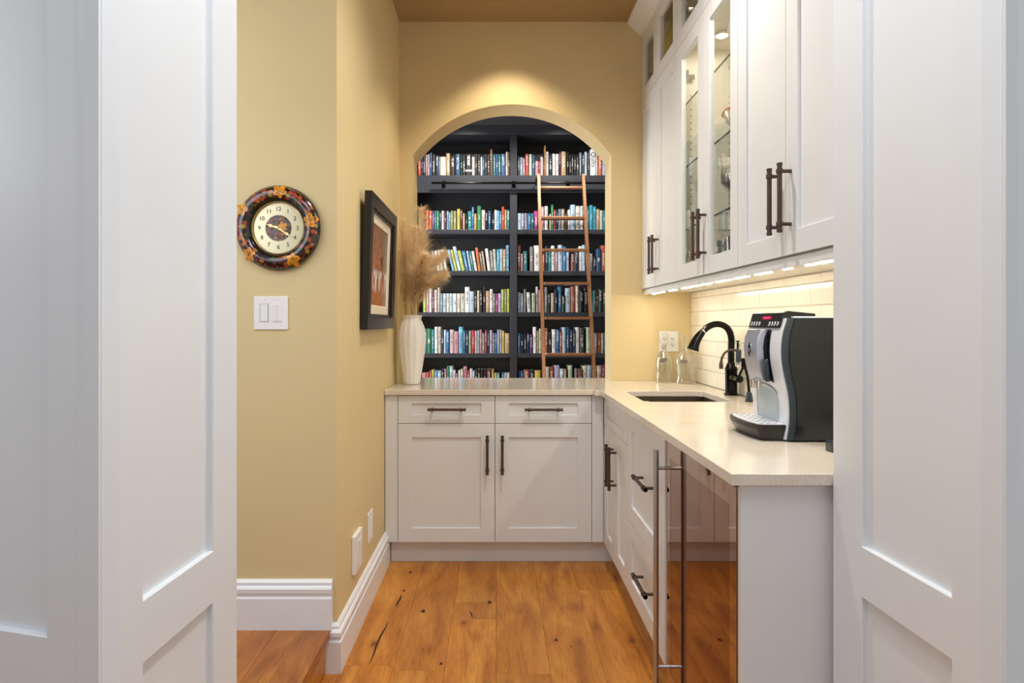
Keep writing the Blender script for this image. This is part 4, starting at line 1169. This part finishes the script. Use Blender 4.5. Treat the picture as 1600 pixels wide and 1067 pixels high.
plume('pampas stem rising tallest and straight, its tip in front of the second shelf', stem_pts(0.015, 0.01, pp(650, 430, 3.50), pp(660, 380, 3.52), pp(659, 327, 3.52)), 0.36, 0.125, 1500, 1, 0.35)
plume('pampas stem arching to the right, its tip before the third shelf', stem_pts(0.03, 0.0, pp(660, 440, 3.45), pp(676, 412, 3.44), pp(696, 397, 3.44)), 0.34, 0.120, 1500, 2, 0.6)
plume('pampas stem bending lowest to the right', stem_pts(0.035, -0.02, pp(660, 455, 3.40), pp(676, 436, 3.38), pp(696, 428, 3.37)), 0.36, 0.110, 1300, 3, 0.9)
plume('pampas stem leaning against the yellow corner at left', stem_pts(-0.03, 0.0, pp(634, 440, 3.49), pp(630, 395, 3.50), pp(629, 345, 3.51)), 0.34, 0.110, 1300, 4, 0.35)
plume('pampas stem standing upright in the middle of the vase', stem_pts(0.0, -0.02, pp(644, 440, 3.44), pp(646, 395, 3.43), pp(648, 356, 3.42)), 0.32, 0.125, 1500, 5, 0.45)
plume('pampas stem in front, its short head just above the vase mouth', stem_pts(0.01, -0.035, pp(650, 452, 3.40), pp(655, 425, 3.36), pp(664, 398, 3.33)), 0.32, 0.120, 1400, 6, 0.7)
plume('pampas stem drooping beside the vase mouth at left', stem_pts(-0.032, -0.02, pp(631, 455, 3.43), pp(626, 425, 3.42), pp(624, 392, 3.42)), 0.32, 0.09, 900, 8, 0.7)

# ------------------------------------------------------------------ decanters and outlet by the corner
OX, OZ = (1044.5 - 774) * BW / F, H + (505 - 533.5) * BW / F
ot = thing('outlet_plate', 'white double outlet plate behind the decanters', 'outlet', (OX, BW, OZ - 0.06))
part('cover', MB().box(OX - 0.058, OX + 0.058, BW - 0.006, BW - 0.0003, OZ - 0.06, OZ + 0.06), 'plate', ot, bevel=0.002)
for gx in (OX + 0.024, OX - 0.024):
    part('receptacle', MB().box(gx - 0.0165, gx + 0.0165, BW - 0.0085, BW - 0.006, OZ - 0.034, OZ + 0.034), 'plate', ot, bevel=0.0015)
    for zc in (OZ + 0.019, OZ - 0.017):
        for dx_, w_, h_ in ((-0.0065, 0.003, 0.010), (0.0065, 0.003, 0.008)):
            part('slot', MB().box(gx + dx_ - w_ / 2, gx + dx_ + w_ / 2, BW - 0.0088, BW - 0.0084, zc - h_ / 2, zc + h_ / 2), 'slot', ot)
        part('slot', MB().lathe([(0.0034, 0.0085), (0.0, 0.0089)], (gx, BW, zc - 0.0095), 10, YN), 'slot', ot)

dA = thing('decanter', 'clear round glass decanter with stopper, in front of the outlet plate', 'decanter', (0.982, 3.60, CT), group='glass decanters on the worktop')
C = (0.982, 3.60, CT)
part('bottle', MB().lathe([(0.046, 0.0008), (0.049, 0.004), (0.049, 0.02), (0.048, 0.09), (0.047, 0.128), (0.040, 0.152), (0.022, 0.170), (0.0165, 0.180), (0.0165, 0.205), (0.021, 0.212), (0.018, 0.213), (0.0135, 0.205), (0.0135, 0.182), (0.03, 0.16), (0.042, 0.126), (0.044, 0.04), (0.042, 0.028), (0.0, 0.026)], C, 28), 'crystal', dA, smooth=True)
part('stopper', MB().lathe([(0.012, 0.19), (0.013, 0.2125), (0.018, 0.216), (0.028, 0.238), (0.030, 0.275), (0.028, 0.284), (0.0, 0.287)], C, 16), 'crystal', dA, smooth=30)
part('label_tag', MB().prism([(0.022 * math.cos(t_ * PI / 8), 0.0125 * math.sin(t_ * PI / 8)) for t_ in range(16)], lambda p, t: V((C[0] - 0.014 + p[0] * 0.97, C[1] - 0.0488 - t, C[2] + 0.130 + p[1] + p[0] * 0.25)), 0, 0.002), 'tag', dA)
part('tag_chain', MB().tube([V((C[0] + 0.0215 * math.cos(a_), C[1] + 0.0215 * math.sin(a_), C[2] + 0.176 - 0.012 * (1 - math.sin(a_)) / 2)) for a_ in [2 * PI * k / 20 for k in range(21)]], 0.0008, 5, caps=False), 'tag', dA)
C2 = (1.078, 3.52, CT)
dB = thing('decanter', 'clear square glass decanter with flared feet beside the faucet', 'decanter', C2, group='glass decanters on the worktop')
def sqr(k, h):
    a_ = 2 * PI * (k + 0.0) / 32
    c_, s_ = abs(math.cos(a_)), abs(math.sin(a_))
    q = 1.0 / (c_ ** 4 + s_ ** 4) ** 0.25
    return q if h < 0.17 else 1.0
part('bottle', MB().lathe([(0.052, 0.0008), (0.057, 0.006), (0.053, 0.022), (0.047, 0.035), (0.046, 0.05), (0.052, 0.09), (0.057, 0.125), (0.052, 0.145), (0.03, 0.165), (0.0165, 0.176), (0.016, 0.20), (0.020, 0.206), (0.017, 0.207), (0.013, 0.20), (0.013, 0.178), (0.03, 0.156), (0.05, 0.126), (0.044, 0.085), (0.038, 0.05), (0.0, 0.045)], C2, 32, Z, sqr), 'crystal', dB, smooth=True)
part('stopper', MB().lathe([(0.011, 0.185), (0.012, 0.2075), (0.016, 0.211), (0.0175, 0.225), (0.023, 0.272), (0.019, 0.280), (0.0, 0.281)], C2, 8), 'crystal', dB, smooth=20)
part('label_tag', MB().prism([(0.022 * math.cos(t_ * PI / 8), 0.0115 * math.sin(t_ * PI / 8)) for t_ in range(16)], lambda p, t: V((C2[0] - 0.022 + p[0], C2[1] - 0.0575 - t, C2[2] + 0.128 + p[1])), 0, 0.002), 'tag', dB)
part('tag_chain', MB().tube([V((C2[0] + 0.021 * math.cos(a_), C2[1] + 0.021 * math.sin(a_), C2[2] + 0.172 - 0.012 * (1 - math.sin(a_)) / 2)) for a_ in [2 * PI * k / 20 for k in range(21)]], 0.0008, 5, caps=False), 'tag', dB)

# ------------------------------------------------------------------ faucets
def smooth_path(pts, n=6):
    P = [V(p) for p in pts]; out = []
    for i in range(len(P) - 1):
        p0 = P[max(i - 1, 0)]; p1 = P[i]; p2 = P[i + 1]; p3 = P[min(i + 2, len(P) - 1)]
        for k in range(n):
            f = k / n
            out.append(0.5 * ((2 * p1) + (p2 - p0) * f + (2 * p0 - 5 * p1 + 4 * p2 - p3) * f * f + (3 * p1 - p0 - 3 * p2 + p3) * f ** 3))
    out.append(P[-1])
    return out
FX, FY = 1.1265, 2.95
fa = thing('faucet', 'tall black gooseneck pull-down faucet behind the sink', 'faucet', (FX, FY, CT))
part('base', MB().lathe([(0.033, 0.0005), (0.034, 0.005), (0.0285, 0.009), (0.0275, 0.02), (0.0275, 0.118), (0.0295, 0.122), (0.0295, 0.128), (0.026, 0.132), (0.020, 0.150), (0.017, 0.153)], (FX, FY, CT), 24), 'blackmetal', fa, smooth=True)
neck = smooth_path([(FX, FY, CT + 0.15), (FX, FY, CT + 0.22), (FX, FY, CT + 0.275), (1.112, FY, CT + 0.314), (1.085, FY, CT + 0.334), (1.052, FY, CT + 0.338), (1.018, FY, CT + 0.326), (0.992, FY, CT + 0.305)])
part('gooseneck', MB().tube(neck, 0.0155, 16), 'blackmetal', fa, smooth=True)
part('neck_ring', MB().tube([(0.9935, FY, CT + 0.3065), (0.9895, FY, CT + 0.3025)], 0.0172, 16), 'chrome', fa, smooth=True)
hd = smooth_path([(0.989, FY, CT + 0.302), (0.968, FY, CT + 0.274), (0.953, FY, CT + 0.246), (0.945, FY, CT + 0.222)], 4)
part('spray_head', MB().tube(hd, [0.0165 + 0.010 * (k / (len(hd) - 1)) for k in range(len(hd))], 16), 'blackmetal', fa, smooth=True)
part('spray_face', MB().tube([(0.945, FY, CT + 0.223), (0.9425, FY, CT + 0.2145)], [0.0285, 0.0285], 18), 'blackmetal', fa, smooth=True)
part('lever_barrel', MB().tube([(FX, FY - 0.02, 0.996), (FX + 0.001, FY - 0.05, 0.995), (FX + 0.002, FY - 0.0505, 0.995), (FX + 0.003, FY - 0.095, 0.994)], [0.019, 0.019, 0.0172, 0.0172], 18), 'blackmetal', fa, smooth=True)
part('lever', MB().tube([(FX + 0.01, FY - 0.07, 1.005), (FX + 0.02, FY - 0.072, 1.03), (FX + 0.028, FY - 0.073, 1.05)], [0.006, 0.005, 0.006], 10), 'blackmetal', fa, smooth=True)

TX, TY = 1.105, 2.69
tp = thing('water_tap', 'small dark filtered-water tap beside the coffee machine', 'faucet', (TX, TY, CT))
part('base', MB().lathe([(0.0175, 0.0005), (0.0175, 0.004), (0.0165, 0.012), (0.011, 0.042), (0.0, 0.046)], (TX, TY, CT), 20), 'bluegrey', tp, smooth=True)
part('stem', MB().tube(smooth_path([(TX, TY, CT + 0.04), (1.102, TY, CT + 0.08), (1.096, TY, CT + 0.12), (1.086, TY, CT + 0.155)]), 0.0062, 12), 'blackmetal', tp, smooth=True)
part('valve_body', MB().lathe([(0.0, 1.085), (0.0125, 1.085), (0.0128, 1.13), (0.011, 1.138), (0.0, 1.139)], (1.059, TY, 0), 18), 'bluegrey', tp, smooth=True)
part('valve_collar', MB().lathe([(0.0, 1.062), (0.0122, 1.062), (0.0135, 1.066), (0.0135, 1.083), (0.0, 1.0845)], (1.059, TY, 0), 18), 'chrome', tp, smooth=True)
part('stem_socket', MB().lathe([(0.0, 1.062), (0.0115, 1.062), (0.0115, 1.10), (0.0, 1.102)], (1.0845, TY, 0), 18), 'blackmetal', tp, smooth=True)
part('spout', MB().tube(smooth_path([(1.05, TY, 1.134), (1.025, TY, 1.136), (1.002, TY, 1.126), (0.988, TY, 1.104), (0.983, TY, 1.083)]), 0.0055, 12), 'bronze', tp, smooth=True)
part('spout_tip', MB().lathe([(0.0085, 1.054), (0.0088, 1.07), (0.007, 1.084), (0.0, 1.085)], (0.983, TY, 0), 14), 'bronze', tp, smooth=True)
part('plunger', MB().lathe([(0.005, 1.139), (0.0045, 1.165), (0.004, 1.172), (0.0085, 1.173), (0.0085, 1.177), (0.0, 1.178)], (1.056, TY, 0), 14), 'blackmetal', tp, smooth=True)
part('lever', MB().tube(smooth_path([(1.058, TY - 0.004, 1.142), (1.062, TY - 0.006, 1.158), (1.075, TY - 0.008, 1.165), (1.10, TY - 0.01, 1.168)]), 0.0028, 8), 'chrome', tp, smooth=True)

# ------------------------------------------------------------------ coffee machine
cmx = thing('coffee_machine', 'silver and black bean-to-cup coffee machine on the worktop', 'coffee machine', (0.98, 1.92, CT))
bc_pts = [(0.838, 0.006), (0.846, 0.042), (0.848, 0.092), (0.8435, 0.142), (0.834, 0.183), (0.825, 0.228), (0.8232, 0.274), (0.8297, 0.324), (0.8435, 0.357)]
def front_x(h):
    for (xa, ha), (xb, hb_) in zip(bc_pts[:-1], bc_pts[1:]):
        if ha <= h <= hb_: return xa + (xb - xa) * (h - ha) / (hb_ - ha)
    return bc_pts[0][0] if h < 0.01 else bc_pts[-1][0]
fine = []
for k in range(33):
    h_ = 0.006 + (0.357 - 0.006) * k / 32
    s_ = [front_x(max(0.006, min(0.357, h_ + o_))) for o_ in (-0.02, -0.01, 0, 0.01, 0.02)]
    fine.append((sum(s_) / 5, h_))
yN, yFar = 1.777, 2.027
fn = lambda p, t: V((p[0], t, CT + p[1]))
shell = [(x - 0.004, h_) for x, h_ in fine] + [(0.90, 0.357), (0.90, 0.006)]
part('front_shell', MB().prism(shell, fn, yN + 0.006, yFar - 0.006), 'silver', cmx, smooth=30)
def side_poly(dx, x1): return [(x + dx, h_) for x, h_ in fine] + [(x1, 0.357), (x1, 0.006)]
for ya_, yb2_ in ((yN, yN + 0.0055), (yFar - 0.0055, yFar)):
    part('edge_band', MB().prism([(x + 0.001, h_) for x, h_ in fine] + [(x + 0.02, h_) for x, h_ in reversed(fine)], fn, ya_ - 0.0, yb2_), 'bluegrey', cmx, smooth=30)
part('side_panel', MB().prism([(x + 0.0205, h_) for x, h_ in fine] + [(1.16, 0.357), (1.16, 0.006)], fn, yN - 0.003, yN + 0.0055), 'softblack', cmx, smooth=30)
part('side_panel', MB().prism([(x + 0.0205, h_) for x, h_ in fine] + [(1.16, 0.357), (1.16, 0.006)], fn, yFar - 0.0055, yFar + 0.003), 'softblack', cmx, smooth=30)
part('rear_body', MB().box(0.9005, 1.158, yN + 0.006, yFar - 0.006, CT + 0.006, CT + 0.352), 'softblack', cmx)
part('top_plate', MB().box(0.86, 1.155, yN + 0.002, yFar - 0.002, CT + 0.3575, CT + 0.362), 'silver', cmx, bevel=0.001)
for fx_, fy_ in ((0.87, yN + 0.03), (0.87, yFar - 0.03), (1.13, yN + 0.03), (1.13, yFar - 0.03)):
    part('foot', MB().lathe([(0.012, 0.0003), (0.012, 0.006)], (fx_, fy_, CT), 12), 'black', cmx)
dp = [(0.824, 0.329), (0.8365, 0.3735), (0.850, 0.3785), (0.93, 0.3705), (0.93, 0.3622), (0.846, 0.3575), (0.838, 0.335)]
dsp = part('display_panel', MB().prism(dp, fn, yN + 0.018, yFar - 0.018), 'black', cmx)
fd_ = V((0.0125, 0, 0.0445)).normalized()
dn = V((-0.0445, 0, 0.0125)).normalized()
dO = V((0.824, yFar - 0.018, CT + 0.329))
dW = (yFar - yN) - 0.036
part('display_window', MB().obox(dO, YN, dn, dW * 0.40, dW * 0.70, 0.026, 0.036, 0, 0.0006, V=fd_), 'darkred', dsp)
for k in range(5):
    u_ = dW * (0.445 + 0.042 * k)
    part('display_segment', MB().obox(dO, YN, dn, u_, u_ + dW * 0.028, 0.0285, 0.0338, 0.0006, 0.0010, V=fd_), 'redled', dsp)
for k in range(8):
    u_ = dW * ((0.06 + 0.09 * k) if k < 4 else (0.66 + 0.085 * (k - 4)))
    mb = MB()
    for s0, s1, sx_ in ((0.006, 0.0125, 1), (0.0125, 0.019, -1)):
        q0 = u_ + (0.0 if sx_ == 1 else 0.006); q1 = u_ + (0.006 if sx_ == 1 else 0.001)
        P4 = [dO + YN * (q0) + fd_ * s0, dO + YN * (q0 + 0.005) + fd_ * s0, dO + YN * (q1 + 0.005) + fd_ * s1, dO + YN * q1 + fd_ * s1]
        n = mb.add([p + dn * 0.0002 for p in P4]); n2 = mb.add([p + dn * 0.0018 for p in P4])
        mb.quad(n2, n2 + 1, n2 + 2, n2 + 3)
        for j in range(4): mb.quad(n + j, n + (j + 1) % 4, n2 + (j + 1) % 4, n2 + j)
    part('button', mb, 'plate', dsp)
# spout column
sp_f = [(0.806, 0.168), (0.797, 0.20), (0.789, 0.24), (0.787, 0.27), (0.791, 0.30), (0.802, 0.324)]
part('spout_plate', MB().prism([(x, h_) for x, h_ in sp_f] + [(x + 0.022, h_) for x, h_ in reversed(sp_f)], fn, 1.862, 1.960), 'silver2', cmx, smooth=30, bevel=0.002)
part('spout_body', MB().prism([(x + 0.0225, h_) for x, h_ in sp_f] + [(0.832, 0.324), (0.832, 0.168)], fn, 1.857, 1.955), 'black', cmx)
part('spout_recess', MB().prism([(front_x(0.31) - 0.0055, 0.322), (front_x(0.26) - 0.0055, 0.26), (front_x(0.20) - 0.0055, 0.20), (front_x(0.165) - 0.0055, 0.165), (0.845, 0.165), (0.845, 0.322)], fn, 1.846, 1.8568), 'black', cmx)
part('lever', MB().tube([(0.815, 1.849, CT + 0.168), (0.812, 1.849, CT + 0.195), (0.810, 1.849, CT + 0.225), (0.814, 1.849, CT + 0.235)], [0.006, 0.008, 0.008, 0.004], 12), 'bluegrey', cmx, smooth=True)
for yy in (1.885, 1.925):
    part('spout_tip', MB().lathe([(0.0055, 0.142), (0.0065, 0.150), (0.009, 0.168), (0.0, 0.169)], (0.802, yy, CT), 14), 'chrome', cmx, smooth=True)
bd = V((0.7872, 1.912, CT + 0.262))
bdg = part('badge', MB().prism([(0.012 * math.cos(k * PI / 12), 0.021 * math.sin(k * PI / 12)) for k in range(24)], lambda p, t: bd + V((-t + abs(p[1]) * 0.06, p[0], p[1])), -0.003, 0.0016), 'black', cmx)
part('badge_rim', MB().tube([bd + V((-0.0012 + abs(math.sin(a_)) * 0.0013, 0.0125 * math.cos(a_), 0.0215 * math.sin(a_))) for a_ in [2 * PI * k / 28 for k in range(29)]], 0.0012, 6, caps=False), 'chrome', bdg, smooth=True)
part('badge_emblem', MB().prism([(0.004 * math.cos(k * PI / 8), 0.006 * math.sin(k * PI / 8) - 0.002) for k in range(16)], lambda p, t: bd + V((-t, p[0], p[1])), 0.0016, 0.0022), 'silver2', bdg)
# lower hatch
hp = [(1.838, 0.045), (1.838, 0.135), (1.86, 0.148), (1.90, 0.155), (1.94, 0.156), (1.972, 0.155), (1.972, 0.045)]
mb = MB()
A_ = mb.add([V((front_x(z_) - 0.0062, y_, CT + z_)) for y_, z_ in hp]); B_ = mb.add([V((front_x(z_) - 0.003, y_, CT + z_)) for y_, z_ in hp])
mb.f.append(tuple(A_ + k for k in range(7))); mb.mi.append(0)
for k in range(7): mb.quad(A_ + k, A_ + (k + 1) % 7, B_ + (k + 1) % 7, B_ + k)
ht = part('front_hatch', mb, 'hatch', cmx)
part('hatch_outline', MB().tube([V((front_x(z_) - 0.0062, y_, CT + z_)) for y_, z_ in hp[1:]], 0.0009, 6), 'black', ht)
# drip tray
tray = [(0.842, yN + 0.010), (0.775, yN + 0.012), (0.762, yN + 0.022), (0.752, 1.85), (0.749, 1.92), (0.752, 1.97), (0.760, yFar - 0.025), (0.772, yFar - 0.012), (0.842, yFar - 0.010)]
cxm = 0.842
lowt = [(cxm + (x - cxm) * 0.80, 1.902 + (y_ - 1.902) * 0.94) for x, y_ in tray]
mb = MB()
A_ = mb.add([V((x, y_, CT + 0.0008)) for x, y_ in lowt]); B_ = mb.add([V((x, y_, CT + 0.034)) for x, y_ in tray]); Ct_ = mb.add([V((x, y_, CT + 0.047)) for x, y_ in tray])
nT = len(tray)
for P0, P1 in ((A_, B_), (B_, Ct_)):
    for k in range(nT): mb.quad(P0 + k, P0 + (k + 1) % nT, P1 + (k + 1) % nT, P1 + k)
mb.f.append(tuple(A_ + k for k in range(nT))); mb.mi.append(0)
mb.f.append(tuple(Ct_ + k for k in range(nT))); mb.mi.append(0)
dt = part('drip_tray', mb, 'black', cmx, smooth=25)
gin = [(cxm + (x - cxm) * 0.92 - 0.001, 1.902 + (y_ - 1.902) * 0.93) for x, y_ in tray]
gr_ = part('drip_grid', MB().prism(gin, lambda p, t: V((p[0], p[1], CT + t)), 0.0472, 0.0490), 'silver', dt)
for k in range(7):
    for j in range(3):
        yy = 1.81 + k * 0.030; xx = 0.775 + j * 0.02
        part('grid_slot', MB().box(xx, xx + 0.012, yy, yy + 0.005, CT + 0.0490, CT + 0.0494), 'black', gr_)
part('top_knob', MB().lathe([(0.018, 0.0), (0.02, 0.003), (0.014, 0.008), (0.0, 0.009)], (0.90, 1.93, CT + 0.3720), 16), 'silver', cmx, smooth=True)
solo('small_block', MB().box(0.888, 0.94, 1.628, 1.665, CT + 0.0003, CT + 0.030), 'bluegrey', 'small blue-black block on the worktop between coffee machine and door leaf', 'block', bevel=0.004)

# ------------------------------------------------------------------ glassware in the glass-door cabinet
def glass_thing(name, label, cat, prof, c, mat='crystal', seg=20, group='glassware behind the tall glass doors'):
    return solo(name, MB().lathe(prof, c, seg, caps=False), mat, label, cat, group, smooth=True)
bw = thing('glass_bowl', 'clear glass bowl with red rim on the middle glass shelf', 'bowl', (1.005, 2.47, 1.998), group='glassware behind the tall glass doors')
C3 = (1.005, 2.47, 1.9972)
part('bowl', MB().lathe([(0.0, 0.0), (0.035, 0.001), (0.03, 0.012), (0.04, 0.025), (0.075, 0.06), (0.092, 0.10), (0.090, 0.10), (0.07, 0.062), (0.035, 0.03), (0.0, 0.026)], C3, 28, caps=False), 'crystal', bw, smooth=True)
part('rim', MB().tube([V((C3[0] + 0.092 * math.cos(a_), C3[1] + 0.092 * math.sin(a_), C3[2] + 0.1 + 0.004 * math.sin(4 * a_))) for a_ in [2 * PI * k / 32 for k in range(33)]], 0.0035, 8, caps=False), 'redrim', bw, smooth=True)
wine = [(0.0, 0.001), (0.034, 0.001), (0.033, 0.003), (0.005, 0.008), (0.004, 0.085), (0.012, 0.095), (0.034, 0.125), (0.037, 0.155), (0.031, 0.195), (0.030, 0.195), (0.035, 0.155), (0.032, 0.127), (0.0, 0.10)]
tumb = [(0.0, 0.001), (0.032, 0.001), (0.034, 0.006), (0.038, 0.12), (0.0365, 0.12), (0.031, 0.014), (0.0, 0.012)]
for i, (x, y, nm) in enumerate([(0.96, 2.53, 'nearest the glass at the far side'), (0.96, 2.45, 'second along the front'), (0.96, 2.37, 'third along the front'), (1.06, 2.51, 'at the back on the far side'), (1.06, 2.41, 'at the back in the middle')]):
    glass_thing('wine_glass', 'stemmed glass on the lowest glass shelf, ' + nm, 'glass', wine, (x, y, 1.7012))
for i, (x, y, nm) in enumerate([(0.95, 2.54, 'nearest the bowl'), (0.95, 2.44, 'in the middle of the front row'), (0.95, 2.34, 'nearest the viewer'), (1.05, 2.38, 'at the back')]):
    glass_thing('tumbler', 'straight glass tumbler under the lowest glass shelf, ' + nm, 'glass', tumb, (x, y, 1.474))
for (x, y, nm) in ((0.98, 2.51, 'farther from the viewer'), (0.98, 2.39, 'nearer the viewer')):
    glass_thing('stem_glass', 'stemmed glass on the top glass shelf, ' + nm, 'glass', wine, (x, y, 2.2942))
glass_thing('white_bowl', 'small white bowl on the floor of the glass-door cabinet', 'bowl', [(0.0, 0.001), (0.03, 0.001), (0.03, 0.006), (0.055, 0.03), (0.065, 0.055), (0.063, 0.055), (0.05, 0.03), (0.0, 0.012)], (1.09, 2.5, 1.474), 'ceramic')
# yellow plate standing in the top compartment beside the arch wall
yp = MB().lathe([(0.0, 0.0), (0.08, 0.0), (0.115, 0.010), (0.160, 0.018), (0.161, 0.022), (0.115, 0.015), (0.08, 0.005), (0.0, 0.005)], (0.962, 3.33, 2.739), 36, V((-1, -0.12, 0.16)), caps=False)
solo('yellow_plate', yp, 'yellowglass', 'yellow plate standing upright behind the small glass top door', 'plate', smooth=True)
